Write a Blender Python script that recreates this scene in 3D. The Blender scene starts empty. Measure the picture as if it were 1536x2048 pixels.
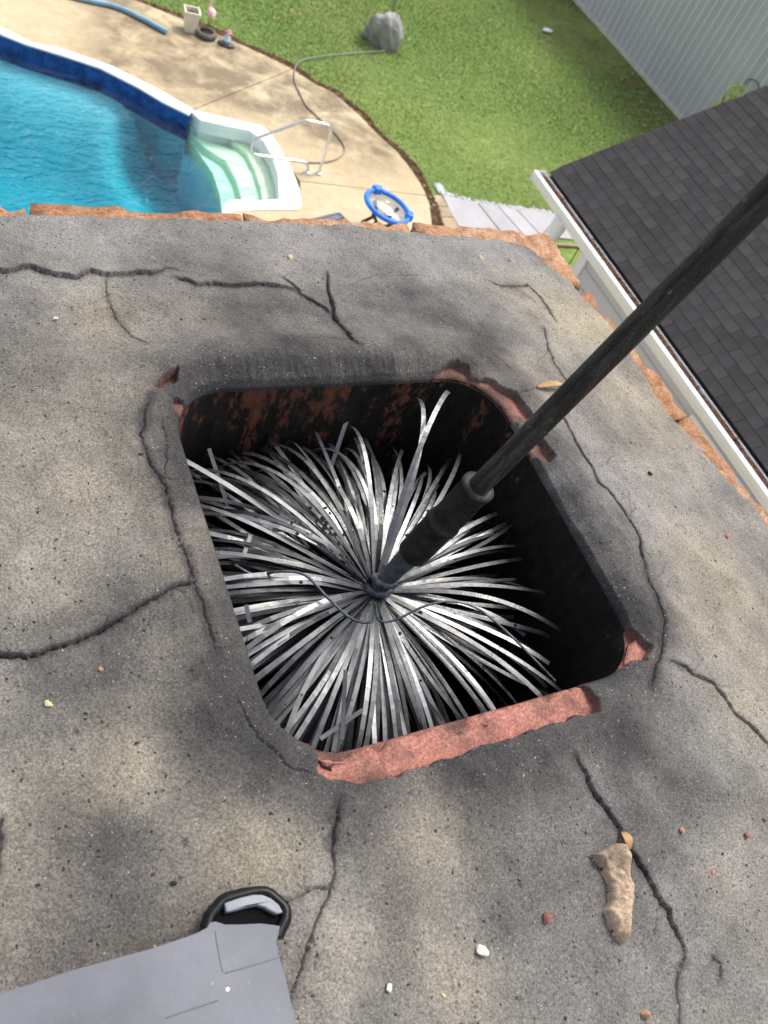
import bpy, bmesh, math, random
import numpy as np
from mathutils import Vector, Matrix
from mathutils.geometry import tessellate_polygon
random.seed(7); RNG = np.random.default_rng(11)
S = bpy.context.scene; C = S.collection
R = math.radians

# ------------------------------------------------------------------ camera
XW = np.array([.87579946, -.11654379, .46839391]); YW = np.array([-.35742313, -.80875785, .46707542]); ZW = np.array([.32438251, -.57647922, -.74996513])
CAM = np.array([-.300, -.270, .46]); FPX = 1660.0
cd = bpy.data.cameras.new('camera'); cam = bpy.data.objects.new('camera', cd); C.objects.link(cam)
# axes above are the world axes seen in the camera frame (x right, y down, z forward)
rot = Matrix(((XW[0], -XW[1], -XW[2]), (YW[0], -YW[1], -YW[2]), (ZW[0], -ZW[1], -ZW[2])))
cam.matrix_world = Matrix.Translation(Vector(CAM)) @ rot.to_4x4()
cd.sensor_fit = 'VERTICAL'; cd.lens = 4.0; cd.sensor_height = 4.0 * 2048 / FPX; cd.sensor_width = cd.sensor_height * .75
cd.clip_start = .01; cd.clip_end = 400
cd.dof.use_dof = True; cd.dof.focus_distance = .66; cd.dof.aperture_fstop = 2.2
S.camera = cam

# ------------------------------------------------------------------ sky, sun, exposure
SUN_EL, SUN_AZ = R(58), R(68)          # azimuth from +Y towards +X
W = bpy.data.worlds.new('World'); S.world = W; W.use_nodes = True
nt = W.node_tree; nt.nodes.clear()
sk = nt.nodes.new('ShaderNodeTexSky'); sk.sky_type = 'NISHITA'; sk.sun_disc = False
sk.sun_elevation = SUN_EL; sk.sun_rotation = SUN_AZ; sk.air_density = 1.0; sk.dust_density = 4.0; sk.ozone_density = 1.0
bg = nt.nodes.new('ShaderNodeBackground'); bg.inputs['Strength'].default_value = .15
hs = nt.nodes.new('ShaderNodeHueSaturation'); hs.inputs['Saturation'].default_value = .45
wo = nt.nodes.new('ShaderNodeOutputWorld')
nt.links.new(sk.outputs[0], hs.inputs['Color']); nt.links.new(hs.outputs[0], bg.inputs[0]); nt.links.new(bg.outputs[0], wo.inputs[0])
sl = bpy.data.lights.new('sun', 'SUN'); sl.energy = 1.5; sl.angle = R(14); sl.color = (1, .95, .87)
so = bpy.data.objects.new('sun', sl); C.objects.link(so)
sd = Vector((math.sin(SUN_AZ) * math.cos(SUN_EL), math.cos(SUN_AZ) * math.cos(SUN_EL), math.sin(SUN_EL)))
so.rotation_euler = (-sd).to_track_quat('-Z', 'Y').to_euler(); so.location = sd * 30
S.view_settings.view_transform = 'Standard'; S.view_settings.look = 'None'; S.view_settings.gamma = 1.0
S.view_settings.exposure = .80
S.render.engine = 'CYCLES'

# ------------------------------------------------------------------ helpers
GZ = -6.44                              # ground level: the chimney top is 6.4 m up
def ray(p):
    d = np.array([p[0] - 768, p[1] - 1024, FPX]); return np.array([d @ XW, d @ YW, d @ ZW])
def P(p, z):                            # where the sight line through a photo point meets the level z
    r = ray(p); return CAM + r * ((z - CAM[2]) / r[2])
def G(p, dz=0): return P(p, GZ + dz)
def PX(p, x):
    r = ray(p); return CAM + r * ((x - CAM[0]) / r[0])
def proj(q):
    d = np.asarray(q) - CAM; v = d[..., 0:1] * XW + d[..., 1:2] * YW + d[..., 2:3] * ZW
    return np.stack([768 + FPX * v[..., 0] / v[..., 2], 1024 + FPX * v[..., 1] / v[..., 2]], -1)

TBL = RNG.random((64, 256, 256))
def vnoise(x, y, seed=0):
    t = TBL[seed % 64]; xi = np.floor(x).astype(int); yi = np.floor(y).astype(int); fx = x - xi; fy = y - yi
    fx = fx * fx * (3 - 2 * fx); fy = fy * fy * (3 - 2 * fy); a = xi % 256; b = yi % 256; a1 = (xi + 1) % 256; b1 = (yi + 1) % 256
    return (t[a, b] * (1 - fx) + t[a1, b] * fx) * (1 - fy) + (t[a, b1] * (1 - fx) + t[a1, b1] * fx) * fy
def fbm(x, y, s, o=4, seed=0):          # about -1..1
    r = np.zeros_like(x); amp = 1.; tot = 0
    for k in range(o):
        r += amp * (vnoise(x * s * 2 ** k + 17.3 * k, y * s * 2 ** k + 5.1 * k, seed + k) - .5); tot += amp; amp *= .5
    return r * 2 / tot
def sstep(a, b, x):
    t = np.clip((x - a) / (b - a), 0, 1); return t * t * (3 - 2 * t)
def polydist(x, y, pts, closed=False):  # distance to a polyline, position 0..1 along it, signed side
    pts = np.asarray(pts, float)[:, :2]; n = len(pts); d = np.full(x.shape, 1e9); al = np.zeros(x.shape); side = np.ones(x.shape)
    L = np.concatenate([[0], np.cumsum(np.linalg.norm(np.diff(pts, axis=0), axis=1))])
    for i in range(n if closed else n - 1):
        a = pts[i]; b = pts[(i + 1) % n]; e = b - a; l2 = e @ e + 1e-15
        t = np.clip(((x - a[0]) * e[0] + (y - a[1]) * e[1]) / l2, 0, 1); qx = x - a[0] - t * e[0]; qy = y - a[1] - t * e[1]
        dd = np.hypot(qx, qy); m = dd < d; d = np.where(m, dd, d)
        if not closed: al = np.where(m, (L[i] + t * (L[i + 1] - L[i])) / L[-1], al); side = np.where(m, np.sign(e[0] * qy - e[1] * qx), side)
    return d, al, side
def inpoly(x, y, pts):
    pts = np.asarray(pts, float)[:, :2]; r = np.zeros(x.shape, bool); n = len(pts)
    for i in range(n):
        a = pts[i]; b = pts[i - 1]; c = (a[1] > y) != (b[1] > y)
        with np.errstate(divide='ignore', invalid='ignore'): r ^= c & (x < (b[0] - a[0]) * (y - a[1]) / (b[1] - a[1]) + a[0])
    return r
def sdpoly(x, y, pts):                  # negative inside
    d = polydist(x, y, pts, True)[0]; return np.where(inpoly(x, y, pts), -d, d)

# ---- materials
def rgb(c): return (c[0], c[1], c[2], 1)
class NT:
    def __init__(s, name):
        s.m = bpy.data.materials.new(name); s.m.use_nodes = True; s.t = s.m.node_tree; s.t.nodes.clear()
        s.out = s.n('ShaderNodeOutputMaterial'); s.co = s.n('ShaderNodeTexCoord').outputs['Object']
    def n(s, k, **kw):
        o = s.t.nodes.new(k)
        for a, v in kw.items(): setattr(o, a, v)
        return o
    def put(s, sock, v):
        if isinstance(v, bpy.types.NodeSocket): s.t.links.new(v, sock)
        elif isinstance(v, (tuple, list)) and len(v) == 3 and sock.type == 'RGBA': sock.default_value = rgb(v)
        else: sock.default_value = v
    def map(s, scale=(1, 1, 1), rz=0):
        o = s.n('ShaderNodeMapping'); s.put(o.inputs[0], s.co); o.inputs['Scale'].default_value = scale; o.inputs['Rotation'].default_value = (0, 0, rz); return o.outputs[0]
    def noise(s, scale, detail=4, rough=.55, vec=None, dist=0):
        o = s.n('ShaderNodeTexNoise'); s.put(o.inputs['Vector'], vec or s.co)
        o.inputs['Scale'].default_value = scale; o.inputs['Detail'].default_value = detail; o.inputs['Roughness'].default_value = rough; o.inputs['Distortion'].default_value = dist
        return o.outputs['Fac']
    def voro(s, scale, vec=None, out='Distance'):
        o = s.n('ShaderNodeTexVoronoi'); s.put(o.inputs['Vector'], vec or s.co); o.inputs['Scale'].default_value = scale; return o.outputs[out]
    def ramp(s, f, stops, mode='LINEAR'):
        o = s.n('ShaderNodeValToRGB'); s.put(o.inputs[0], f); e = o.color_ramp.elements; o.color_ramp.interpolation = mode
        while len(e) < len(stops): e.new(.5)
        for el, (p, c) in zip(e, stops): el.position = p; el.color = rgb(c) if isinstance(c, (tuple, list)) else (c, c, c, 1)
        return o.outputs[0]
    def mix(s, f, a, b, blend='MIX'):
        o = s.n('ShaderNodeMix', data_type='RGBA', blend_type=blend); s.put(o.inputs[0], f); s.put(o.inputs[6], a); s.put(o.inputs[7], b); return o.outputs[2]
    def math(s, op, a, b=0.):
        o = s.n('ShaderNodeMath', operation=op); s.put(o.inputs[0], a); s.put(o.inputs[1], b); return o.outputs[0]
    def attr(s, name):
        o = s.n('ShaderNodeAttribute'); o.attribute_name = name; return o.outputs['Fac']
    def rnd(s): return s.n('ShaderNodeObjectInfo').outputs['Random']
    def bump(s, h, strength=.5, dist=.01):
        o = s.n('ShaderNodeBump'); s.put(o.inputs['Height'], h); o.inputs['Strength'].default_value = strength; o.inputs['Distance'].default_value = dist; return o.outputs[0]
    def bsdf(s, col, rough=.7, metal=0., spec=.5, bump=None, **kw):
        o = s.n('ShaderNodeBsdfPrincipled'); s.put(o.inputs['Base Color'], col); s.put(o.inputs['Roughness'], rough); s.put(o.inputs['Metallic'], metal); o.inputs['Specular IOR Level'].default_value = spec
        if bump is not None: s.put(o.inputs['Normal'], bump)
        for k, v in kw.items(): s.put(o.inputs[k], v)
        s.t.links.new(o.outputs[0], s.out.inputs[0]); return s.m
def simple(name, c, rough=.6, var=.18, scale=8., bump=0., bscale=60., metal=0., spec=.5, detail=5, tint=None, bdist=.01, rnd=0.):
    k = NT(name); lo = tuple(x * (1 - var) for x in c); hi = tuple(min(1, x * (1 + var)) for x in c)
    col = k.ramp(k.noise(scale, detail), [(.3, lo), (.7, tint or hi)])
    if rnd: col = k.mix(1., col, k.ramp(k.rnd(), [(0, 1 - rnd), (1, 1.)]), 'MULTIPLY')
    b = k.bump(k.noise(bscale, 4), bump, bdist) if bump else None
    return k.bsdf(col, rough, metal, spec, b)

# ---- objects
def tag(o, label=None, cat=None, group=None, kind=None):
    for k, v in (('label', label), ('category', cat), ('group', group), ('kind', kind)):
        if v: o[k] = v
    return o
def empty(name, loc=(0, 0, 0), rz=0):
    o = bpy.data.objects.new(name, None); C.objects.link(o); o.location = loc; o.rotation_euler = (0, 0, rz); o.empty_display_size = .1; return o
def link(name, me, mat=None, parent=None):
    o = bpy.data.objects.new(name, me); C.objects.link(o)
    if mat and not me.materials: me.materials.append(mat)
    if parent: o.parent = parent
    return o
class MB:
    def __init__(s): s.v = []; s.f = []; s.sm = []
    def add(s, vs, fs, smooth=False):
        b = len(s.v); s.v += [tuple(map(float, v)) for v in vs]; s.f += [tuple(i + b for i in f) for f in fs]; s.sm += [smooth] * len(fs); return s
    def box(s, a, b, M=None):
        vs = [(x, y, z) for x in (a[0], b[0]) for y in (a[1], b[1]) for z in (a[2], b[2])]
        if M is not None: vs = [M @ Vector(v) for v in vs]
        return s.add(vs, [(0, 1, 3, 2), (4, 6, 7, 5), (0, 4, 5, 1), (2, 3, 7, 6), (0, 2, 6, 4), (1, 5, 7, 3)])
    def tube(s, pts, r, n=8, caps=True):
        pts = [Vector(p) for p in pts]; rs = r if isinstance(r, (list, tuple)) else [r] * len(pts); u = None; rings = []
        for i, p in enumerate(pts):
            t = (pts[min(i + 1, len(pts) - 1)] - pts[max(i - 1, 0)]).normalized()
            if u is None: u = t.orthogonal().normalized()
            u = (u - t * u.dot(t)).normalized(); w = t.cross(u)
            rings.append([p + (u * math.cos(a) + w * math.sin(a)) * rs[i] for a in [2 * math.pi * k / n for k in range(n)]])
        vs = [v for g in rings for v in g]; fs = [(i * n + k, i * n + (k + 1) % n, (i + 1) * n + (k + 1) % n, (i + 1) * n + k) for i in range(len(pts) - 1) for k in range(n)]
        s.add(vs, fs, True)
        if caps: s.add(rings[0], [tuple(range(n))[::-1]]); s.add(rings[-1], [tuple(range(n))])
        return s
    def prism(s, poly, z0, z1):          # polygon in xy, from z0 up to z1
        n = len(poly); area = sum(poly[i - 1][0] * poly[i][1] - poly[i][0] * poly[i - 1][1] for i in range(n))
        if area < 0: poly = poly[::-1]
        vs = [(p[0], p[1], z0) for p in poly] + [(p[0], p[1], z1) for p in poly]
        tri = tessellate_polygon([[Vector((p[0], p[1], 0)) for p in poly]])
        fs = []
        for t in tri:
            a, b, c = t; ar = (poly[b][0] - poly[a][0]) * (poly[c][1] - poly[a][1]) - (poly[c][0] - poly[a][0]) * (poly[b][1] - poly[a][1])
            if ar < 0: b, c = c, b
            fs += [(a + n, b + n, c + n), (c, b, a)]
        fs += [(i, (i + 1) % n, (i + 1) % n + n, i + n) for i in range(n)]
        return s.add(vs, fs)
    def lathe(s, prof, n=24, c=(0, 0, 0)):
        vs = [(c[0] + r * math.cos(2 * math.pi * k / n), c[1] + r * math.sin(2 * math.pi * k / n), c[2] + z) for r, z in prof for k in range(n)]
        return s.add(vs, [(i * n + k, i * n + (k + 1) % n, (i + 1) * n + (k + 1) % n, (i + 1) * n + k) for i in range(len(prof) - 1) for k in range(n)], True)
    def build(s, name, mat, parent=None, bevel=0.):
        me = bpy.data.meshes.new(name); me.from_pydata(s.v, [], s.f); me.polygons.foreach_set('use_smooth', s.sm); me.update()
        o = link(name, me, mat, parent)
        if bevel:
            b = o.modifiers.new('bevel', 'BEVEL'); b.width = bevel; b.segments = 2; b.limit_method = 'ANGLE'; b.angle_limit = R(40)
        return o
def npmesh(name, v, f, mat, parent=None, smooth=True, attrs=None):
    me = bpy.data.meshes.new(name); v = np.asarray(v, np.float32); f = np.asarray(f, np.int32); k = f.shape[1]
    me.vertices.add(len(v)); me.vertices.foreach_set('co', v.ravel()); me.loops.add(f.size); me.loops.foreach_set('vertex_index', f.ravel())
    me.polygons.add(len(f)); me.polygons.foreach_set('loop_start', np.arange(0, f.size, k, dtype=np.int32))
    me.polygons.foreach_set('use_smooth', np.full(len(f), smooth)); me.update(calc_edges=True)
    for a, d in (attrs or {}).items(): me.attributes.new(a, 'FLOAT', 'POINT').data.foreach_set('value', np.asarray(d, np.float32))
    return link(name, me, mat, parent)
def gridfaces(keep):                     # quads of a grid whose four corners are kept; returns old->new and faces
    nx, ny = keep.shape; idx = np.arange(nx * ny).reshape(nx, ny)
    q = keep[:-1, :-1] & keep[1:, :-1] & keep[1:, 1:] & keep[:-1, 1:]
    f = np.stack([idx[:-1, :-1][q], idx[1:, :-1][q], idx[1:, 1:][q], idx[:-1, 1:][q]], 1)
    used = np.unique(f); new = np.full(nx * ny, -1); new[used] = np.arange(len(used)); return used, new[f]
def crom(pts, n=6):                      # smooth curve through points
    pts = [Vector(p) for p in pts]; o = []
    for i in range(len(pts) - 1):
        a = pts[max(i - 1, 0)]; b = pts[i]; c = pts[i + 1]; d = pts[min(i + 2, len(pts) - 1)]
        for k in range(n):
            t = k / n; o.append(.5 * ((2 * b) + (c - a) * t + (2 * a - 5 * b + 4 * c - d) * t * t + (3 * b - a - 3 * c + d) * t ** 3))
    return o + [pts[-1]]
def rough_stone(name, size, mat, parent=None, sub=3, amp=.25, seed=0, ns=1.3, flat=1.):
    bm = bmesh.new(); bmesh.ops.create_icosphere(bm, subdivisions=sub, radius=1.); rs = np.random.default_rng(seed); off = rs.random(3) * 50
    co = np.array([v.co[:] for v in bm.verts])
    n = fbm(co[:, 0] * ns + off[0] + co[:, 2] * .7, co[:, 1] * ns + off[1] - co[:, 2] * .9, 1., 4, seed)
    pl = rs.normal(size=(7, 3)); pl /= np.linalg.norm(pl, axis=1)[:, None]
    lim = np.min(np.where((co @ pl.T) > .1, .72 / np.maximum(co @ pl.T, .1), 9), 1)
    rr = np.minimum(1, lim) * (1 + amp * n)
    for v, r in zip(bm.verts, rr): v.co = Vector((v.co.x * size[0], v.co.y * size[1], v.co.z * size[2] * flat)) * r
    me = bpy.data.meshes.new(name); bm.to_mesh(me); bm.free(); me.polygons.foreach_set('use_smooth', [sub > 2] * len(me.polygons)); return link(name, me, mat, parent)

# ------------------------------------------------------------------ materials
k = NT('sooty_mortar')
soot = k.attr('soot'); tanm = k.attr('tan'); clay = k.attr('clay')  # soot mask also holds the listed darker and paler patches and crack bands
g1 = k.noise(620, 3, .75); g2 = k.noise(1500, 2, .6); med = k.noise(24, 6, .65)
wv_ = k.n('ShaderNodeVectorMath', operation='ADD'); wn_ = k.n('ShaderNodeTexNoise'); k.put(wn_.inputs['Vector'], k.co); wn_.inputs['Scale'].default_value = 420; wn_.inputs['Detail'].default_value = 2
ws_ = k.n('ShaderNodeVectorMath', operation='SCALE'); k.put(ws_.inputs[0], wn_.outputs['Color']); ws_.inputs['Scale'].default_value = .0034; k.put(wv_.inputs[0], k.co); k.put(wv_.inputs[1], ws_.outputs[0]); wvec = wv_.outputs[0]
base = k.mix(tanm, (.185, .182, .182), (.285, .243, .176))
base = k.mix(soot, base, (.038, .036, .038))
base = k.mix(1., base, k.ramp(med, [(.28, .68), (.72, 1.25)]), 'MULTIPLY')
base = k.mix(1., base, k.ramp(g1, [(.30, .48), (.5, 1.), (.72, 1.6)]), 'MULTIPLY')
base = k.mix(1., base, k.ramp(g2, [(.3, .8), (.7, 1.2)]), 'MULTIPLY')
sp = k.ramp(k.voro(640, wvec), [(.0, 1.), (.20, 1.), (.30, 0.)]); spc = k.ramp(k.voro(640, wvec, out='Color'), [(.78, 0.), (.95, 1.)])
base = k.mix(k.math('MULTIPLY', sp, spc), base, (.46, .45, .43))
po = k.ramp(k.voro(300, wvec), [(.0, 1.), (.18, 1.), (.30, 0.)]); poc = k.ramp(k.voro(300, wvec, out='Color'), [(.74, 0.), (.82, 1.)])
pore = k.math('MULTIPLY', po, poc); base = k.mix(pore, base, (.035, .032, .03))
po2 = k.math('MULTIPLY', k.ramp(k.voro(120, wvec), [(.0, 1.), (.13, 1.), (.2, 0.)]), k.ramp(k.voro(120, wvec, out='Color'), [(.84, 0.), (.9, 1.)]))
base = k.mix(po2, base, (.03, .028, .027))
cl = k.ramp(g1, [(.3, (.20, .075, .06)), (.65, (.42, .18, .14))]); cl = k.mix(k.ramp(k.noise(60, 5, .65), [(.42, 0.), (.62, .8)]), cl, (.055, .042, .04)); base = k.mix(clay, base, cl)
hgt = k.math('SUBTRACT', k.math('ADD', k.math('MULTIPLY', g1, .9), k.math('MULTIPLY', g2, .4)), k.math('ADD', pore, po2))
M_mortar = k.bsdf(base, .93, 0., .25, k.bump(hgt, .8, .0013))

k = NT('red_clay'); n1 = k.noise(520, 4, .75); n2 = k.noise(34, 5, .65)
c = k.ramp(n1, [(.25, (.15, .062, .05)), (.5, (.36, .15, .115)), (.75, (.58, .32, .26))])
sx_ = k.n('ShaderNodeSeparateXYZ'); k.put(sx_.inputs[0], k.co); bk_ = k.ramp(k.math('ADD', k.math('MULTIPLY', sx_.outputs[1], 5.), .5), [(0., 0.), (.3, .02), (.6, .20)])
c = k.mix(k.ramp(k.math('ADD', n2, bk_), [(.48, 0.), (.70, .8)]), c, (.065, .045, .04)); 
vs = k.math('MULTIPLY', k.ramp(k.voro(260), [(0, 1.), (.2, 0.)]), k.ramp(k.voro(260, out='Color'), [(.82, 0.), (.88, 1.)]))
c = k.mix(vs, c, (.05, .035, .03)); M_clay = k.bsdf(c, .92, 0, .25, k.bump(n1, .6, .002))
k = NT('creosote_liner'); vv = k.map((1, 1, .16)); v2 = k.map((1, 1, .45))
st = k.noise(26, 6, .7, vv, .4); bl = k.noise(16, 4, .6, v2); fi = k.noise(110, 5, .75, v2)
zz = k.n('ShaderNodeSeparateXYZ'); k.put(zz.inputs[0], k.co)
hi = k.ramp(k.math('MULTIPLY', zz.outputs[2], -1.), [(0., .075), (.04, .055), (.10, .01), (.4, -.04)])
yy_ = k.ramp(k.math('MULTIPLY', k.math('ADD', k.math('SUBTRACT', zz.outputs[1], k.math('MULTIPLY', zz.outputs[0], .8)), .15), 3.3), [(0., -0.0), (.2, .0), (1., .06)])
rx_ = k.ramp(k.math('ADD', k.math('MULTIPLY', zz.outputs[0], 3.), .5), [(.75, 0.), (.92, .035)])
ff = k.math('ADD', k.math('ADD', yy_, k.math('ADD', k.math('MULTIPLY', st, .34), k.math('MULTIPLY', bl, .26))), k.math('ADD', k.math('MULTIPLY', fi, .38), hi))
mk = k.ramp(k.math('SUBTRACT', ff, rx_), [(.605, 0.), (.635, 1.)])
c = k.mix(mk, k.ramp(fi, [(.3, (.007, .0065, .006)), (.6, (.020, .017, .016)), (.8, (.05, .04, .036))]), k.ramp(fi, [(.3, (.05, .019, .011)), (.7, (.17, .062, .035))]))
M_liner = k.bsdf(c, k.ramp(mk, [(0, .5), (1, .75)]), 0, .3, k.bump(ff, .5, .003))
k = NT('orange_brick'); n1 = k.noise(60, 5, .7); c = k.ramp(n1, [(.25, (.22, .11, .06)), (.5, (.56, .31, .18)), (.75, (.72, .53, .38))])
c = k.mix(1., c, k.ramp(k.rnd(), [(0, (.80, .72, .66)), (1, (1, 1, 1))]), 'MULTIPLY'); c = k.mix(1., c, k.ramp(k.noise(330, 4, .8), [(.3, .5), (.7, 1.3)]), 'MULTIPLY'); M_brick = k.bsdf(c, .9, 0, .2, k.bump(k.noise(200, 5, .75), 1., .005))
k = NT('crumbling_bed'); n1 = k.noise(55, 5, .7); c = k.ramp(n1, [(.3, (.16, .10, .07)), (.5, (.34, .22, .14)), (.7, (.52, .38, .26))]); c = k.mix(k.ramp(k.noise(18, 4, .6), [(.5, 0.), (.58, .85)]), c, (.52, .235, .115)); M_bed = k.bsdf(c, .95, 0, .2, k.bump(k.noise(240, 4, .7), .9, .003))
k = NT('brickwork'); b = k.n('ShaderNodeTexBrick'); k.put(b.inputs['Vector'], k.map((5, 5, 14))); k.put(b.inputs['Color1'], (.42, .17, .09)); k.put(b.inputs['Color2'], (.33, .13, .08)); k.put(b.inputs['Mortar'], (.4, .38, .34)); M_bricks = k.bsdf(b.outputs[0], .9)
k = NT('galvanised_strip'); n1 = k.noise(420, 4, .75); n2 = k.noise(28, 5, .7)
c = k.ramp(n2, [(.3, (.095, .10, .11)), (.5, (.155, .16, .17)), (.72, (.25, .245, .23))]); c = k.mix(1., c, k.ramp(k.rnd(), [(0, .35), (.4, .75), (1, 1.25)]), 'MULTIPLY')
so_ = k.ramp(k.noise(75, 5, .75), [(.64, 0.), (.67, 1.)]); c = k.mix(so_, c, (.03, .027, .025))
sp_ = k.ramp(n1, [(.62, 0.), (.7, .7)]); c = k.mix(sp_, c, (.10, .09, .085))
M_strip = k.bsdf(c, k.ramp(n1, [(.3, .28), (.7, .55)]), k.math('SUBTRACT', .85, k.math('MULTIPLY', so_, .8)), .5, k.bump(n2, .12, .002))
k = NT('scuffed_black_rod'); st = k.noise(130, 5, .7, k.map((1, 1, .08))); n2 = k.noise(160, 5, .8)
c = k.ramp(st, [(.3, (.010, .0088, .009)), (.5, (.024, .021, .0215)), (.72, (.085, .076, .075))]); c = k.mix(k.ramp(n2, [(.62, 0.), (.68, .7)]), c, (.26, .25, .235)); c = k.mix(k.ramp(k.noise(900, 2), [(.6, 0.), (.7, .5)]), c, (.12, .118, .11))
M_rod = k.bsdf(c, .6, 0, .35, k.bump(st, .5, .0016))
k = NT('sooty_ferrule'); n1 = k.noise(70, 5, .7); c = k.ramp(n1, [(.4, (.010, .009, .009)), (.64, (.035, .028, .024)), (.72, (.17, .11, .07))]); M_ferr = k.bsdf(c, .55, .2, .4, k.bump(n1, .4, .002))
M_stem = simple('grey_wire', (.10, .115, .13), .55, .55, 150, .5, 300, .5, bdist=.001)
k = NT('grey_plastic'); n1 = k.noise(18, 4); c = k.ramp(n1, [(.3, (.098, .102, .122)), (.7, (.15, .156, .18))])
sm_ = k.ramp(k.noise(7, 5, .6, None, .6), [(.4, 0.), (.7, .35)]); c = k.mix(sm_, c, (.23, .24, .27)); c = k.mix(k.ramp(k.noise(55, 6, .75), [(.55, 0.), (.75, .5)]), c, (.11, .11, .12)); c = k.mix(k.ramp(k.noise(260, 3, .8), [(.68, 0.), (.74, .5)]), c, (.34, .345, .36)); M_case = k.bsdf(c, .55, 0, .4, k.bump(k.noise(700, 2), .12, .001))
M_bump = simple('black_rubber', (.006, .0065, .008), .36, .3, 60, .1, 500, spec=.22, bdist=.001)
M_recess = simple('matt_black_recess', (.006, .006, .006), .9, .3, 90, .2, 400, spec=.06, bdist=.001)
M_seam = simple('dark_seam', (.12, .125, .145), .6)
M_pad = simple('grey_pad', (.20, .21, .235), .5, .15, 60, .2, 700, bdist=.001)
M_tan = simple('tan_mortar', (.50, .36, .24), .95, .28, 120, .9, 260, spec=.2, bdist=.003)
k = NT('broken_mortar'); n1 = k.noise(150, 5, .7); c = k.ramp(n1, [(.3, (.52, .37, .255)), (.7, (.82, .63, .46))]); c = k.mix(k.attr('soot'), c, (.14, .125, .115)); c = k.mix(1., c, k.ramp(k.noise(480, 4, .8), [(.3, .75), (.7, 1.3)]), 'MULTIPLY'); M_chunk = k.bsdf(c, .95, 0, .2, k.bump(k.noise(380, 5, .75), 1., .004))

k = NT('pool_concrete'); n1 = k.noise(.5, 6, .62, None, .5); n2 = k.noise(9, 5, .6)
c = k.ramp(n1, [(.28, (.42, .33, .205)), (.5, (.51, .41, .26)), (.72, (.60, .51, .355))]); c = k.mix(1., c, k.ramp(n2, [(.25, .85), (.75, 1.1)]), 'MULTIPLY')
dk = k.math('MULTIPLY', k.ramp(k.attr('damp'), [(0, 0.), (1, 1.)]), k.ramp(k.noise(1.7, 5, .65, None, .3), [(.36, .0), (.58, .95)])); c = k.mix(dk, c, (.20, .155, .10)); M_deck = k.bsdf(c, .85, 0, .3, k.bump(n2, .15, .01))
k = NT('lawn_soil'); n1 = k.noise(.28, 4, .6); n2 = k.noise(6, 5, .7); br = k.noise(.45, 5, .65)
c = k.ramp(n1, [(.35, (.18, .27, .075)), (.65, (.26, .33, .10))]); c = k.mix(1., c, k.ramp(n2, [(.25, .6), (.75, 1.25)]), 'MULTIPLY')
c = k.mix(k.math('MULTIPLY', k.ramp(k.attr('bare'), [(0, 0.), (1, 1.)]), k.ramp(br, [(.35, 0.), (.6, .75)])), c, (.085, .055, .032)); M_lawn = k.bsdf(c, .95, 0, .1, k.bump(k.noise(40, 5, .7), .8, .03))
k = NT('grass_blade'); c = k.ramp(k.noise(.35, 4, .6), [(.3, (.20, .335, .095)), (.55, (.285, .39, .12)), (.75, (.40, .44, .175))]); 
c = k.mix(1., c, k.ramp(k.noise(14, 3, .7), [(.3, .7), (.7, 1.25)]), 'MULTIPLY'); M_grass = k.bsdf(c, .7, 0, .2)
M_mulch = simple('brown_soil', (.185, .115, .068), .95, .5, 9, .8, 40, bdist=.03, spec=.1)
M_white = simple('white_coping', (.86, .87, .86), .35, .04, 3)
k = NT('blue_liner'); n1 = k.noise(7, 4, .6, None, 1.); c = k.ramp(n1, [(.4, (.006, .03, .16)), (.62, (.02, .085, .33))]); M_liner_pool = k.bsdf(c, .4)
k = NT('blue_pool_floor'); n1 = k.noise(.35, 3); c = k.ramp(n1, [(.3, (.16, .50, .60)), (.7, (.24, .60, .68))]); M_floor = k.bsdf(c, .6)
M_step = simple('pale_green_step', (.74, .90, .62), .45, .05, 3)
k = NT('pool_water'); w1 = k.noise(2.6, 3, .6, k.map((1, 1.6, 1)), .8); w2 = k.noise(8, 3, .6, k.map((1, 1.7, 1)), .8)
bm_ = k.bump(k.math('ADD', w1, k.math('MULTIPLY', w2, .35)), .9, .12)
tr = k.n('ShaderNodeBsdfTransparent'); gl = k.n('ShaderNodeBsdfGlossy'); gl.inputs['Roughness'].default_value = .05; k.put(gl.inputs['Normal'], bm_)
fr = k.n('ShaderNodeFresnel'); fr.inputs['IOR'].default_value = 1.34; k.put(fr.inputs['Normal'], bm_); ms = k.n('ShaderNodeMixShader')
k.put(ms.inputs[0], k.math('MULTIPLY', k.math('MULTIPLY', fr.outputs[0], .9), k.math('SUBTRACT', 1., k.n('ShaderNodeNewGeometry').outputs['Backfacing']))); k.put(ms.inputs[1], tr.outputs[0]); k.put(ms.inputs[2], gl.outputs[0]); k.t.links.new(ms.outputs[0], k.out.inputs[0])
va = k.n('ShaderNodeVolumeAbsorption'); va.inputs['Color'].default_value = (0, .75, .80, 1); va.inputs['Density'].default_value = 1.0; k.t.links.new(va.outputs[0], k.out.inputs['Volume']); M_water = k.m
M_steel = simple('stainless_steel', (.72, .71, .69), .28, .06, 20, metal=.9)
M_hose = simple('grey_green_hose', (.24, .23, .185), .6, .2, 6)
M_bhose = simple('faded_blue_hose', (.20, .36, .50), .6, .2, 5)
M_cream = simple('cream_plastic', (.74, .70, .56), .55, .08, 6)
M_soil = simple('potting_soil', (.05, .036, .027), .95, .5, 30, .8, 60, spec=.1)
M_tyre = simple('weathered_rubber', (.115, .108, .092), .8, .25, 12, .4, 60)
M_rock = simple('grey_boulder', (.31, .30, .30), .9, .3, 4, .7, 14, bdist=.04)
M_pink = simple('pink_plastic', (.86, .50, .56), .45, .1, 8)
M_hat = simple('pink_paint', (.72, .22, .38), .5)
M_pale = simple('pale_blue_paint', (.62, .76, .84), .5, .12, 40)
M_teal = simple('teal_paint', (.08, .32, .34), .5)
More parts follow.
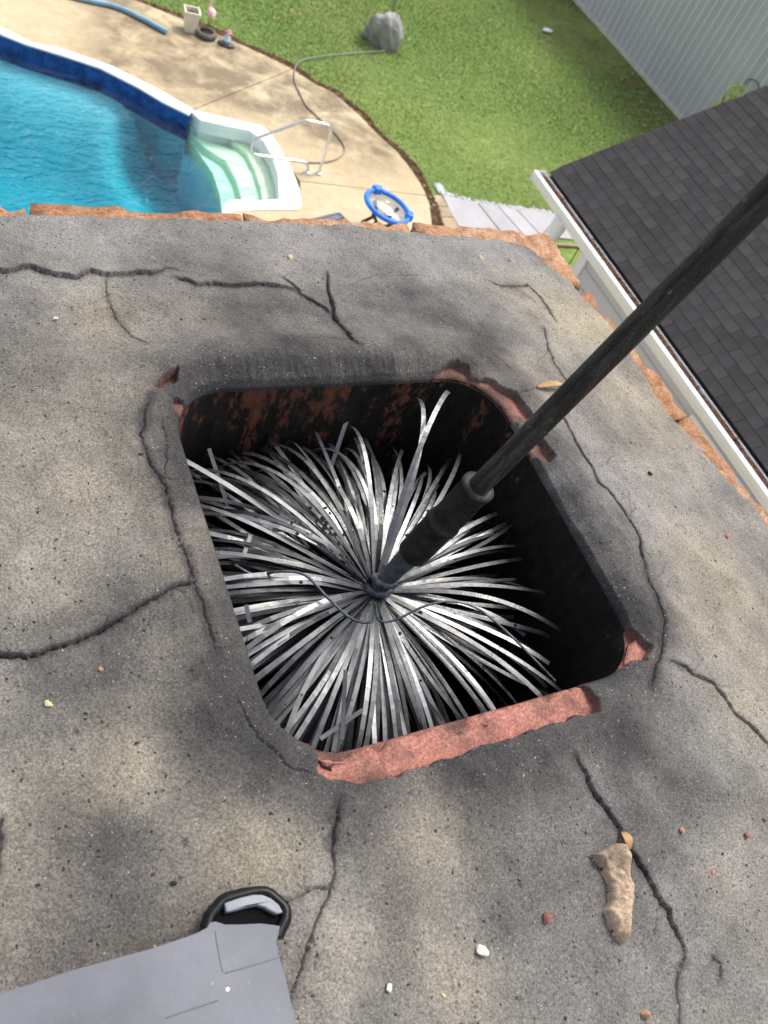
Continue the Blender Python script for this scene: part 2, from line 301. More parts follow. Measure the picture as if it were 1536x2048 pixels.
M_dgrey = simple('dark_slate', (.07, .075, .085), .6, .25, 20)
M_blue = simple('bright_blue_foam', (.01, .20, .85), .5, .08, 20)
M_bmetal = simple('black_metal', (.015, .015, .016), .45)
k = NT('table_glass'); g = k.n('ShaderNodeBsdfGlossy'); g.inputs['Roughness'].default_value = .03; t = k.n('ShaderNodeBsdfTransparent'); k.put(t.inputs[0], (.93, .96, .93)); fr = k.n('ShaderNodeFresnel'); fr.inputs[0].default_value = 1.5; ms = k.n('ShaderNodeMixShader')
k.put(ms.inputs[0], k.math('MULTIPLY', k.math('MULTIPLY', fr.outputs[0], .9), .45)); k.put(ms.inputs[1], t.outputs[0]); k.put(ms.inputs[2], g.outputs[0]); k.t.links.new(ms.outputs[0], k.out.inputs[0]); M_glass = k.m
M_lounge = simple('slate_grey_plastic', (.115, .13, .175), .6)
M_paver = simple('tan_paver', (.42, .33, .22), .9, .2, 5, .3, 80, rnd=.2)
M_slab = simple('lilac_grey_slab', (.43, .42, .44), .85, .12, 2, .2, 60, rnd=.16)
k = NT('charcoal_shingle'); n1 = k.noise(220, 3, .7); n2 = k.noise(5, 4)
c = k.ramp(n2, [(.3, (.037, .035, .036)), (.7, (.053, .051, .052))]); c = k.mix(1., c, k.ramp(n1, [(.3, .6), (.7, 1.4)]), 'MULTIPLY'); c = k.mix(1., c, k.ramp(k.rnd(), [(0, (.82, .80, .80)), (.5, (.96, .95, 1)), (1, (1.16, 1.14, 1.14))]), 'MULTIPLY'); M_shing = k.bsdf(c, .95, 0, .2, k.bump(n1, .4, .004))
M_gutter = simple('white_gutter_paint', (.80, .82, .84), .4, .05, 4)
M_siding = simple('pale_grey_siding', (.52, .52, .56), .6, .05, 1.2)
M_trim = simple('white_trim_paint', (.74, .75, .80), .5, .05, 3)
M_litter = simple('rotting_leaf_litter', (.10, .05, .03), .95, .6, 14, .9, 60, spec=.1, bdist=.02)
k = NT('ribbed_steel_siding'); n1 = k.noise(.6, 4); c = k.ramp(n1, [(.3, (.46, .47, .49)), (.7, (.53, .54, .555))]); c = k.mix(1., c, k.ramp(k.rnd(), [(0, .94), (1, 1.03)]), 'MULTIPLY'); M_shed = k.bsdf(c, .5, 0, .4)
M_rib = simple('pale_steel_rib', (.66, .68, .70), .5, .05, 2)
M_sill = simple('cream_base_trim', (.62, .58, .48), .7)
M_leafy = simple('yellow_green_leaf', (.50, .62, .07), .5, .3, 20)
M_twig = simple('brown_twig', (.08, .055, .035), .9)
M_dry = simple('dry_leaf', (.36, .22, .10), .8, .35, 60)
M_gravel = simple('white_gravel', (.70, .72, .72), .8, .15, 30)
M_flake = simple('soot_flake', (.012, .011, .011), .9)

# ------------------------------------------------------------------ chimney
chimney = tag(empty('chimney', (0, 0, GZ)), 'brick chimney stack topped by a cracked grey mortar crown round one open clay flue', 'chimney')
def kid(o): o.parent = chimney; o.location = (0, 0, -GZ); return o        # geometry is in world metres
HX, HY, RC = .1445, .146, .046                                            # inside half sizes and corner radius of the flue tile
def flue_sd(x, y, grow=0):
    qx = np.abs(x) - (HX - RC); qy = np.abs(y) - (HY - RC)
    return np.hypot(np.maximum(qx, 0), np.maximum(qy, 0)) + np.minimum(np.maximum(qx, qy), 0) - RC - grow
EDGE = [P(p, -.031)[:2] for p in [(0, 428), (150, 430), (370, 437), (550, 445), (700, 452), (800, 462), (900, 470), (1000, 474), (1060, 488), (1092, 518), (1140, 558), (1165, 590), (1200, 625), (1235, 668), (1280, 738), (1340, 828), (1400, 898), (1450, 956), (1500, 1000), (1536, 1048)]]
EDGE = [np.array([-.95, EDGE[0][1]])] + EDGE + [np.array([.425, -.30]), np.array([.43, -.56]), np.array([-.95, -.56])]
def wash(x, y):                                                           # height of the crown before cracks
    d = flue_sd(x, y); z = .004 - .165 * np.maximum(d - .035, 0) ** 1.0 + .10 * np.maximum(d - .2, 0)
    return z
def Pc(p):
    z = 0.
    for _ in range(6): q = P(p, z); z = float(wash(np.array(q[0]), np.array(q[1])))
    return q
def axis(a, b, lo, hi, h, H):
    return np.concatenate([np.arange(a, lo, H), np.arange(lo, hi, h), np.arange(hi, b + H, H)])
xs = axis(-.97, .44, -.325, .425, .00086, .012); ys = axis(-.58, .42, -.385, .42, .00086, .012)
X, Y = np.meshgrid(xs, ys, indexing='ij')
D = flue_sd(X, Y); EO = sdpoly(X, Y, EDGE) + .003 * fbm(X, Y, 60, 4, 3) + .002 * fbm(X, Y, 220, 2, 9)
Z = wash(X, Y) + .0022 * fbm(X, Y, 9, 4, 1) + .0011 * fbm(X, Y, 45, 4, 5) + .00045 * fbm(X, Y, 260, 3, 20)
ang = np.arctan2(Y, X)
Z += .0007 * fbm((X * .9 + Y * .45) * 14, (Y * .9 - X * .45) * 75, 1, 3, 57) + .0006 * fbm((X * .3 - Y * .95) * 12, (Y * .3 + X * .95) * 70, 1, 3, 59)
back = sstep(.25, .9, np.sin(ang)) * sstep(1.02, .75, np.abs(X) / (HX + .0))
lipn = fbm(X, Y, 38, 4, 8)
lip = (.0055 + .0055 * back) * sstep(-.001, .019, D + .003 * lipn) * sstep(.075, .022, D)
Z += lip + .0016 * back * fbm(X * 260, Y * 30, 1, 3, 12) * sstep(.03, .004, D)
Wx = X + .0034 * fbm(X, Y, 42, 4, 30) + .0014 * fbm(X, Y, 130, 3, 48) + .0010 * fbm(X, Y, 330, 3, 33); Wy = Y + .0034 * fbm(X, Y, 42, 4, 36) + .0014 * fbm(X, Y, 130, 3, 52) + .0010 * fbm(X, Y, 330, 3, 39)
CR = [  # photo points, half width mm, depth mm, step mm (far/left side higher)
    ([(-80, 542), (0, 545), (60, 536), (105, 550), (150, 556), (172, 546), (200, 551), (238, 552), (275, 548), (300, 550), (330, 540), (352, 543)], 1.7, 3.6, 4.5),
    ([(340, 556), (372, 566), (392, 574), (430, 571), (470, 577), (510, 569), (545, 572), (575, 576), (600, 582)], 1.5, 3.4, 3.2),
    ([(560, 555), (580, 568), (600, 590), (640, 612), (660, 626)], 2.2, 5, 1.5),
    ([(655, 545), (652, 570), (662, 610), (668, 640), (690, 670), (700, 690), (714, 706)], 3.4, 8, 1.2),
    ([(690, 576), (720, 560), (755, 550), (790, 553), (840, 550)], 1.6, 2.5, 0),
    ([(970, 560), (1000, 573), (1030, 575), (1050, 568), (1075, 590), (1115, 642)], 2.3, 5.5, 1.),
    ([(1088, 655), (1095, 690), (1110, 725), (1135, 760), (1150, 800)], 2.2, 5, 0),
    ([(1100, 820), (1130, 842), (1150, 880), (1165, 910), (1185, 935), (1195, 965), (1225, 990), (1245, 1020), (1270, 1060), (1283, 1092), (1281, 1140)], 2.8, 8, .8),
    ([(1281, 1140), (1290, 1165), (1310, 1200), (1318, 1240), (1316, 1300), (1302, 1350), (1296, 1385)], 1.5, 4, 0),
    ([(1280, 1090), (1292, 1105), (1303, 1118)], 1.5, 3, 0),
    ([(-60, 1314), (0, 1312), (50, 1308), (100, 1296), (150, 1280), (200, 1262), (260, 1232)], 2.9, 9, 2.),
    ([(260, 1232), (320, 1203), (360, 1182), (384, 1170)], 2.6, 6, 1.),
    ([(305, 800), (290, 830), (284, 880), (298, 940), (320, 985), (340, 1030), (345, 1070), (370, 1120), (384, 1170), (400, 1220), (420, 1280), (432, 1325)], 1.5, 4, 0),
    ([(320, 830), (335, 900), (318, 960), (326, 1010)], 1.2, 2.5, 0),
    ([(470, 1400), (500, 1460), (530, 1500), (560, 1535), (622, 1553)], 1.4, 3, 0),
    ([(1150, 1515), (1175, 1560), (1210, 1615), (1240, 1660), (1262, 1700), (1290, 1740), (1310, 1790), (1335, 1825), (1345, 1850), (1368, 1888), (1371, 1920)], 2.3, 9, 2.5),
    ([(1371, 1920), (1356, 1940), (1356, 1990), (1362, 2060)], 1.5, 3.5, 0),
    ([(1330, 1328), (1380, 1345), (1420, 1360), (1450, 1390), (1470, 1425), (1500, 1450), (1550, 1505)], 2.5, 7, 1.5),
    ([(674, 1600), (668, 1640), (665, 1700), (672, 1750), (660, 1785), (655, 1800), (640, 1840), (610, 1900), (590, 1960), (578, 2010)], 1.5, 4.5, 0),
    ([(660, 1785), (640, 1788), (610, 1785), (572, 1802)], 1.4, 4, 0),
    ([(985, 712), (1000, 725), (1017, 747)], 1.5, 3, 0), ([(1020, 800), (1060, 785), (1082, 776), (1130, 768)], 1.4, 3, 0),
    ([(206, 555), (215, 600), (235, 640), (265, 675), (295, 692)], 1.4, 3.5, 0),
    ([(345, 735), (390, 712), (470, 697), (560, 692), (650, 690), (740, 690), (830, 700)], 3., 1.3, 0),
    ([(900, 1935), (905, 1990), (912, 2048)], 1., 1.2, 0), ([(1425, 1915), (1440, 1935), (1438, 1960)], 1.8, 4, 0),
    ([(1180, 1000), (1230, 1060), (1262, 1130)], 1.2, 1.4, 0), ([(10, 1640), (0, 1700), (-10, 1760)], 4, 5, 0)]
crack_dark = np.zeros_like(X)
twigs = []
for pts, w, dep, stp in CR:              # short hairline branches leaving the main cracks
    if dep < 4: continue
    for _ in range(RNG.integers(1, 4)):
        i = RNG.integers(0, len(pts) - 1); t = RNG.random(); p = np.array(pts[i]) * (1 - t) + np.array(pts[i + 1]) * t; a = math.atan2(pts[i + 1][1] - pts[i][1], pts[i + 1][0] - pts[i][0]) + RNG.choice([-1, 1]) * RNG.uniform(.5, 1.2); q = [tuple(p)]
        for _ in range(RNG.integers(2, 5)): a += RNG.normal(0, .5); p = p + np.array([math.cos(a), math.sin(a)]) * RNG.uniform(9, 22); q.append(tuple(p))
        twigs.append((q, 1.1, 1.8, 0))
CR += twigs
for pts, w, dep, stp in CR:
    q = np.array([Pc(p)[:2] for p in pts]); m = .02 + .03 * (stp > 0)
    ix = np.where((xs > q[:, 0].min() - m) & (xs < q[:, 0].max() + m))[0]; iy = np.where((ys > q[:, 1].min() - m) & (ys < q[:, 1].max() + m))[0]
    if not len(ix) or not len(iy): continue
    sl_ = (slice(ix[0], ix[-1] + 1), slice(iy[0], iy[-1] + 1)); d, al, sd_ = polydist(Wx[sl_], Wy[sl_], q)
    jit = 1 + .75 * fbm(Wx[sl_], Wy[sl_], 70, 4, 44); ta = sstep(0, .08, al) * sstep(1, .9, al) * .7 + .3
    ww = w * .001 * .24 * np.maximum(jit, .3) * ta; prof = .75 * sstep(1.15, .55, d / np.maximum(ww, 4.5e-4)) +   .25 * sstep(2.2, .6, d / np.maximum(ww, 4.5e-4))
    Z[sl_] -= dep * .00072 * prof * ta
    crack_dark[sl_] = np.maximum(crack_dark[sl_], sstep(.006, 0, d) * .35 * (dep > 3))  # darker band of tone along the deeper cracks
    if stp: Z[sl_] += stp * .001 * (sd_ > 0) * np.exp(-d / .016) * sstep(0, .12, al) * sstep(1, .82, al)
# pits
for _ in range(700):
    px, py = RNG.uniform(-.32, .41), RNG.uniform(-.38, .4); r = RNG.uniform(.0005, .0013) * (1.7 if RNG.random() < .06 else 1); i = np.searchsorted(xs, px); j = np.searchsorted(ys, py); a = 6
    sl_ = (slice(max(i - a, 0), i + a), slice(max(j - a, 0), j + a)); Z[sl_] -= r * 1.1 * np.clip(1 - ((Wx[sl_] - px) ** 2 + (Wy[sl_] - py) ** 2) / r ** 2, 0, 1)
# where the mortar has broken off the clay rim
BARE = [[(600, 1430), (800, 1400), (1000, 1340), (1150, 1350), (1165, 1385), (1183, 1405), (1183, 1425), (1100, 1450), (1000, 1490), (900, 1525), (800, 1555), (740, 1567), (690, 1570), (650, 1560), (628, 1550), (630, 1515), (612, 1485)],
        [(308, 792), (350, 752), (353, 783), (322, 797)], [(343, 812), (368, 813), (364, 832), (346, 830)],
        [(866, 764), (884, 744), (906, 735), (928, 744), (938, 760), (980, 771), (1028, 802), (1052, 840), (1042, 850), (985, 835)],
        [(1040, 890), (1066, 878), (1088, 900), (1102, 922), (1092, 932), (1060, 910)],
        [(1225, 1300), (1240, 1250), (1262, 1262), (1278, 1290), (1295, 1298), (1282, 1322), (1262, 1320), (1245, 1338), (1225, 1345)]]
clayA = np.zeros_like(X)
for poly in BARE:
    s_ = sdpoly(Wx, Wy, [P(p, .0)[:2] for p in poly]); clayA = np.maximum(clayA, sstep(.0012, -.0012, s_ + .0015 * fbm(X, Y, 120, 3, 50)))
zc0 = np.where(D < .0254, -.004, .0012 - .1 * np.maximum(D - .0254, 0)); Z = Z * (1 - clayA) + (zc0 + .0012 * fbm(X, Y, 90, 3, 55)) * clayA
Z = np.where((D < .003) & (clayA < .3), np.minimum(Z, -.0045 + 2.6 * np.maximum(D + .0012, 0)), Z)
edge = sstep(-.010, .001, EO); Z -= .022 * edge ** 2
# soot round the flue, then soft darker and paler, tanner patches at listed spots
soot = .58 * sstep(.075, .0, D + .012 * fbm(X, Y, 22, 4, 60)) + .20 + .42 * fbm(X, Y, 11, 5, 63) + .2 * fbm(X, Y, 45, 4, 66) + crack_dark
soot += (.34 * fbm(np.cos(ang) * 6 + 9, np.sin(ang) * 6 + D * 3, 1, 4, 61) + .05) * np.exp(-D / .09)
tan_ = .32 + .45 * fbm(X, Y, 7, 4, 70)
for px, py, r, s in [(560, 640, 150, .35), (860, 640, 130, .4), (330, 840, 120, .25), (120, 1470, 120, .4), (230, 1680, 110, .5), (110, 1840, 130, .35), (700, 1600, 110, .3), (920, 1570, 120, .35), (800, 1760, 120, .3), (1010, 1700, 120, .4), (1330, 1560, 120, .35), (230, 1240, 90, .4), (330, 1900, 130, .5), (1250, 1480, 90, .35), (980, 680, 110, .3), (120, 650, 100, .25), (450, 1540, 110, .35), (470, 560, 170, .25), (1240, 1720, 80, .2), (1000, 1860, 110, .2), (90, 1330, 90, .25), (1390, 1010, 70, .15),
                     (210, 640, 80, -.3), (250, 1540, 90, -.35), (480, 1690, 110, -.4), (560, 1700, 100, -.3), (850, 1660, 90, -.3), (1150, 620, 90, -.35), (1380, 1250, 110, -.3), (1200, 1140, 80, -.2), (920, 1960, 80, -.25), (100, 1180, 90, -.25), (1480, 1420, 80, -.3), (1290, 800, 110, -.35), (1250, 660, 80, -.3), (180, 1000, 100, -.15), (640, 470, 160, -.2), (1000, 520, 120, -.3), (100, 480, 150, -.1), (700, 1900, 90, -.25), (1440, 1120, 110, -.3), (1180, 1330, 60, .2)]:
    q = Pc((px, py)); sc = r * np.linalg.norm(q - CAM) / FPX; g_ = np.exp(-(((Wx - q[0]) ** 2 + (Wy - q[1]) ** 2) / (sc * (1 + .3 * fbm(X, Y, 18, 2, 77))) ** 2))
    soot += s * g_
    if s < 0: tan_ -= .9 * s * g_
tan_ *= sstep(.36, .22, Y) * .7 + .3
keep = (D > -.0016) & (EO < .0012)
pull = np.where(keep & (D < .0006), D + .0006, 0.); gx, gy = np.gradient(D, xs, ys); X2 = X - gx * pull; Y2 = Y - gy * pull
used, fc = gridfaces(keep)
V = np.stack([X2.ravel()[used], Y2.ravel()[used], Z.ravel()[used]], 1)
nb = len(V)
# skirt: drop the outer rim of the crown down on to the bricks
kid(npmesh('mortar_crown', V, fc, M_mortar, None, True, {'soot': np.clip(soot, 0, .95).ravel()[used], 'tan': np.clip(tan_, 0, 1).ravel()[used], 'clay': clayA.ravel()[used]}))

# flue tile: inner wall, rim, outer wall
def rr(g, n=14):
    o = []
    for cx, cy, a0 in ((HX - RC, HY - RC, 0), (-HX + RC, HY - RC, 90), (-HX + RC, -HY + RC, 180), (HX - RC, -HY + RC, 270)):
        for t in range(n + 1): a = R(a0 + 90 * t / n); o.append((cx + (RC + g) * math.cos(a), cy + (RC + g) * math.sin(a)))
    res = []
    for i in range(len(o)):
        a = o[i]; b = o[(i + 1) % len(o)]; m = max(1, int(math.dist(a, b) / .003)); res += [(a[0] + (b[0] - a[0]) * t / m, a[1] + (b[1] - a[1]) * t / m) for t in range(m)]
    return np.array(res)
ring = rr(0.); nr = len(ring); dirn = np.array([Vector((p[0] - np.clip(p[0], -HX + RC, HX - RC), p[1] - np.clip(p[1], -HY + RC, HY - RC))).normalized()[:] for p in ring])
gs = [0.] * 9 + [0, .0015, .004, .008, .012, .016, .020, .0235, .025, .025]; zs = [-1.6, -1.0, -.6, -.4, -.25, -.15, -.08, -.03, -.008] + [-.002, .0004, .0012, .0016, .0016, .0014, .0012, .0004, -.004, -.7]
vv = np.concatenate([np.column_stack([ring + dirn * g_, np.full(nr, z_)]) for g_, z_ in zip(gs, zs)])
nz = fbm(vv[:, 0], vv[:, 1], 90, 4, 21); top = (vv[:, 2] > -.003); vv[:, 2] += np.where(top, .0022 * nz - .0006, 0)
chip = np.maximum(0, fbm(vv[:, 0], vv[:, 1], 55, 4, 24)) * np.tile(np.linalg.norm(dirn, axis=1), 0 + len(gs))
li = np.repeat(np.arange(len(gs)), nr); eat = np.where((li == 9) | (li == 10) | (li == 11), .013 * np.maximum(0, fbm(vv[:, 0], vv[:, 1], 85, 4, 27) + .05) * (vv[:, 1] < -.09), 0)
vv[:, :2] += np.tile(dirn, (len(gs), 1)) * eat[:, None]; vv[:, 2] -= np.where(li == 9, eat * .6, 0)
ii = np.arange(nr); fcs = np.concatenate([np.column_stack([a * nr + ii, a * nr + (ii + 1) % nr, (a + 1) * nr + (ii + 1) % nr, (a + 1) * nr + ii]) for a in range(len(gs) - 1)])
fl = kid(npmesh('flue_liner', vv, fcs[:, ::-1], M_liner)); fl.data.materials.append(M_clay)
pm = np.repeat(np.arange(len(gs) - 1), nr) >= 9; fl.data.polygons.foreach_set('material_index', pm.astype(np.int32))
# bricks of the top three courses, each its own piece
def brick_mesh(seed, L=.195, Wd=.095, H=.058, fine=True):
    bm = bmesh.new(); bmesh.ops.create_cube(bm, size=1.); bmesh.ops.subdivide_edges(bm, edges=bm.edges[:], cuts=17 if fine else 2, use_grid_fill=True)
    co = np.array([v.co[:] for v in bm.verts]) * [L, Wd, H]; o = seed * 7.7
    cr = np.minimum(np.minimum((L / 2 - np.abs(co[:, 0])) * 1, Wd / 2 - np.abs(co[:, 1])) * 1, 9); 
    e = np.sort(np.stack([L / 2 - np.abs(co[:, 0]), Wd / 2 - np.abs(co[:, 1]), H / 2 - np.abs(co[:, 2])], 1), 1)[:, 1]
    a = fbm(co[:, 0] + o, co[:, 1] + co[:, 2] + o, 40, 4, seed); sh = np.exp(-e / .007) * (.0005 + .014 * np.maximum(0, fbm(co[:, 0] + o, co[:, 1] + co[:, 2] + o, 75, 4, seed))) + .0030 * a + .0024 * fbm(co[:, 0] + o, co[:, 1] - co[:, 2], 160, 3, seed)
    n = co / np.linalg.norm(co / [L, Wd, H], axis=1)[:, None] / [L, Wd, H]; n /= np.linalg.norm(n, axis=1)[:, None]
    co -= n * sh[:, None]
    for v, c_ in zip(bm.verts, co): v.co = c_
    me = bpy.data.meshes.new('brick'); bm.to_mesh(me); bm.free(); me.polygons.foreach_set('use_smooth', [True] * len(me.polygons)); me.materials.append(M_brick); return me
BM = [brick_mesh(s) for s in range(6)]
def put_brick(me, x, y, z, rz): o = link('brick', me); o.parent = chimney; o.location = (x, y, z - GZ); o.rotation_euler = (RNG.normal(0, .01), RNG.normal(0, .008), rz + RNG.normal(0, .012)); o.scale = (1 + RNG.normal(0, .02), 1, 1)
yb = .398; x0 = -.97
RA = P((1186, 590), -.045); RB = P((1538, 1036), -.045); rdir = (RB - RA)[:2]; ra = math.atan2(rdir[1], rdir[0])
for c_ in range(3):
    z = -.072 - .067 * c_
    n = 7
    for i in range(n): put_brick(BM[(i + 2 * c_) % 6], .300 - i * .199 - (.1 if c_ % 2 else 0), yb + .0195 - .0475 + .0025 * RNG.normal() - (.004 * c_), z, RNG.choice([0, math.pi]))
    for i in range(5):
        t = .115 + i * .199 + (.1 if c_ % 2 else -.0); p = RA[:2] + rdir / np.linalg.norm(rdir) * (t - .02); nn = np.array([rdir[1], -rdir[0]]) / np.linalg.norm(rdir)
        put_brick(BM[(i + 3 + c_) % 6], p[0] + nn[0] * .050, p[1] + nn[1] * .050, z, ra)
    for i in range(6): put_brick(BM[(i + c_) % 6], .30 - i * .205, -.525, z, 0)
    for i in range(4): put_brick(BM[(i + c_) % 6], -.93, .27 - i * .205, z, math.pi / 2)
sh = MB(); xa, xb, ya, yb2 = -.965, .372, -.56, yb - .012
for a, b in (((xa, ya), (xb, ya + .19)), ((xa, yb2 - .17), (xb, yb2)), ((xa, ya + .19), (xa + .3, yb2 - .17)), ((xb - .17, ya + .19), (xb, yb2 - .17))): sh.box((a[0], a[1], GZ), (b[0], b[1], -.041 if False else -.05))
kid(sh.build('brick_shaft', M_bricks))
# rough mortar bed between the crown and the bricks, with a crumbling outer edge
bx_ = axis(-.97, .44, -.33, .425, .0025, .02); by_ = axis(-.58, .42, .30, .42, .0025, .02); A, B = np.meshgrid(bx_, by_, indexing='ij'); e_ = sdpoly(A, B, EDGE)
e2 = e_ - .015 - .007 * fbm(A, B, 28, 4, 41) - .003 * fbm(A, B, 160, 3, 42); kp = (e2 < 0) & (e_ > -.05); u_, f_ = gridfaces(kp)
zb_ = -.0475 + .005 * fbm(A, B, 60, 4, 43) - .03 * sstep(-.006, .0, e2); kid(npmesh('mortar_bed', np.stack([A.ravel()[u_], B.ravel()[u_], zb_.ravel()[u_]], 1), f_, M_bed))

# ------------------------------------------------------------------ chimney brush
HUB = np.array([-.008, -.013, -.068])
brush = tag(empty('chimney_brush', tuple(HUB)), 'round chimney sweeping brush of flat steel strips on a black rod, pushed into the flue', 'brush')
def bk(o): o.parent = brush; o.location = tuple(-HUB); return o
SOOTPTS = []; MORE = MB()
def strip(phi, e0, L, curl, zoff, w=.0038, fast=0., twist=0., seg=15, droop=1.6, bulk=False, free=False):
    p = HUB + np.array([math.cos(phi), math.sin(phi), 0]) * .003 + np.array([0, 0, zoff]); az = phi; e = e0; drift = RNG.normal(0, .34); ds = L / seg; pts = []; ws = []
    for i in range(seg + 1):
        pts.append(p.copy()); t = i / seg
        d = np.array([math.cos(az) * math.cos(e), math.sin(az) * math.cos(e), math.sin(e)]); wv = np.array([-math.sin(az), math.cos(az), 0]); nv = np.cross(d, wv)
        tw = twist * t * t + (.30 if zoff > -.004 else .1) * math.exp(-t * 5); ws.append(wv * math.cos(tw) + nv * math.sin(tw))
        sdv = float(flue_sd(np.array(p[0]), np.array(p[1])))
        e -= curl * droop * t ** (droop - .6) / seg
        if sdv > -.030 and p[2] < -.015: e -= (fast or 1.1) * max(0., math.cos(e)) * min(1.6, (sdv + .030) / .022) * 15 / seg
        if p[2] > -.060 and not free: e -= max(0., e + .1) * min(1., (p[2] + .060) / .022) * 9 / seg
        e = max(e, -1.75); az += (drift + .02 * math.sin(9 * t + 40 * drift)) / seg * (.4 + 1.2 * t)
        q = p + ds * d
        if float(flue_sd(np.array(q[0]), np.array(q[1]))) > -.003 and q[2] < -.004:
            rr_ = np.hypot(q[0], q[1]); q[:2] *= (1 - (float(flue_sd(np.array(q[0]), np.array(q[1]))) + .003) / rr_)
        p = q
    m = MB(); vs = []
    for i, (p, wv) in enumerate(zip(pts, ws)):
        d = pts[min(i + 1, seg)] - pts[max(i - 1, 0)]; d /= np.linalg.norm(d) + 1e-9; n = np.cross(d, wv); n /= np.linalg.norm(n) + 1e-9
        hw = w / 2 * min(1, .8 + 2.5 * i / seg); vs += [p - wv * hw + n * .00025, p + wv * hw + n * .00025, p + wv * hw - n * .00025, p - wv * hw - n * .00025]
    fs = [(i * 4 + a, (i + 1) * 4 + a, (i + 1) * 4 + (a + 1) % 4, i * 4 + (a + 1) % 4) for i in range(seg) for a in range(4)] + [(0, 1, 2, 3), (seg * 4 + 3, seg * 4 + 2, seg * 4 + 1, seg * 4)]
    m.add([v - HUB for v in vs], fs); SOOTPTS.append((phi, pts))
    if 272 < len(SOOTPTS) < 9000 and bulk: MORE.add(m.v, m.f); return
    return m.build('steel_strip', M_strip, brush)
def dirmix(phi):                         # how far a direction points to the back (+y) and to the right (+x) wall
    return math.sin(phi), math.cos(phi)
N1 = 158
for i in range(N1):
    phi = 2 * math.pi * (i + RNG.uniform(-.4, .4)) / N1; s, c_ = dirmix(phi); b_ = max(0, s); l_ = max(0, -c_); r_ = max(0, c_) * (1 - .5 * b_); f_ = max(0, -s)
    e0 = R(10 + 7 * b_ + 4 * l_ - 19 * f_ - 4 * r_ + RNG.normal(0, 8)); L = .166 + .02 * b_ + .04 * l_ - .020 * r_ + RNG.normal(0, .016)
    curl = max(.25, 1.05 + 1.15 * b_ + .75 * l_ - .65 * r_ - .15 * f_) * RNG.uniform(.55, 1.4)
    strip(phi, e0, L, curl, RNG.uniform(-.002, .003), .0035, 0, RNG.normal(0, .4), 15, RNG.uniform(1.4, 2.3))
for lay, nn in ((1, 130), (2, 120), (3, 105)):
    for i in range(nn):
        phi = 2 * math.pi * (i + RNG.uniform(-.5, .5)) / nn; s, c_ = dirmix(phi); b_ = max(0, s); l_ = max(0, -c_); f_ = max(0, -s)
        if (c_ > .3 and RNG.random() < .7) or (s > .4 and RNG.random() < .35): continue
        e0 = R(5 + 5 * b_ + 3 * l_ - 8 * lay - 20 * f_ + RNG.normal(0, 10)); L = .18 + .02 * b_ + .035 * l_ - .03 * max(0, c_) + RNG.normal(0, .018)
        strip(phi, e0, L, RNG.uniform(.6, 1.5) + .4 * l_, -.004 - .010 * lay, .0035, 0, RNG.normal(0, .45), 12, 1.8, True)
tag(MORE.build('steel_strips', M_strip, brush), kind='stuff')
# stray strips the photograph shows one by one
strip(R(135), R(13), .205, .10, .004, .0046, .05, .2, free=True)                      # long one up to the rim's far left
strip(R(64), R(40), .20, 1.9, .003, .0040, .6, .1, 20, 2.6, free=True)
strip(R(56), R(36), .20, 2.3, .003, .0040, .6, .1, 20, 2.6, free=True)
strip(R(96), R(30), .19, 2.1, .002, .0040, .6, -.2, 20, 2.6)
strip(R(36), R(18), .175, .25, .002); strip(R(27), R(15), .175, .35, .002); strip(R(20), R(16), .15, .6, .003)
m = MB(); a = P((662, 935), -.06); b = P((692, 845), -.035); w_ = np.array([.0022, .0003, .001]); m.add([v - HUB for v in (a - w_, a + w_, b + w_, b - w_)] + [v - HUB + np.array([0, 0, -.0006]) for v in (a - w_, a + w_, b + w_, b - w_)], [(0, 1, 2, 3), (7, 6, 5, 4), (0, 4, 5, 1), (1, 5, 6, 2), (2, 6, 7, 3), (3, 7, 4, 0)]); m.build('steel_strip', M_strip, brush)
def scrap(p0, z0, p1, z1, w=.0030):
    a = P(p0, z0); b = P(p1, z1); d = b - a; n = np.cross(d, CAM - a); n = n / np.linalg.norm(n) * w / 2; u = np.cross(n, d); u = u / np.linalg.norm(u) * .0003; m = MB()
    m.add([v - HUB + o for o in (u, -u) for v in (a - n, a + n, b + n, b - n)], [(0, 1, 2, 3), (7, 6, 5, 4), (0, 4, 5, 1), (1, 5, 6, 2), (2, 6, 7, 3), (3, 7, 4, 0)]); m.build('steel_strip', M_strip, brush)
scrap((512, 1050), -.048, (568, 1030), -.044); scrap((484, 1122), -.05, (502, 1068), -.045); scrap((455, 1010), -.06, (418, 897), -.045, .003); scrap((500, 1245), -.04, (492, 1210), -.04); scrap((545, 1060), -.042, (600, 1060), -.044); scrap((640, 1478), -.055, (725, 1420), -.07); scrap((684, 1480), -.06, (691, 1340), -.062); scrap((820, 1365), -.09, (885, 1440), -.08)
for ph_, e_, L_, cu_ in ((118, 27, .175, 2.3), (108, 30, .17, 2.6), (82, 30, .165, 2.2), (74, 24, .16, 2.4), (150, 18, .18, 1.6), (160, 16, .19, 1.3), (176, 12, .18, 1.9), (131, 22, .19, 2.0)): strip(R(ph_), R(e_), L_, cu_, .003, .0037, .4, .3, 18, 2.3, free=True)
# two thin tie wires with free ends
def wire(pts, r=.0011):
    q = crom([P(p, z) - HUB for p, z in pts], 6); m = MB(); m.tube(q, r, 6); m.build('tie_wire', M_stem, brush)
wire([((470, 1130), -.045), ((510, 1150), -.05), ((560, 1143), -.035), ((610, 1150), -.03), ((655, 1195), -.035), ((700, 1235), -.042), ((738, 1245), -.047), ((750, 1225), -.055), ((748, 1205), -.06)])
wire([((752, 1205), -.06), ((757, 1240), -.048), ((790, 1240), -.042), ((850, 1212), -.03), ((905, 1203), -.025), ((960, 1220), -.028), ((1020, 1270), -.035), ((1070, 1320), -.042), ((1110, 1362), -.05)], .0010)
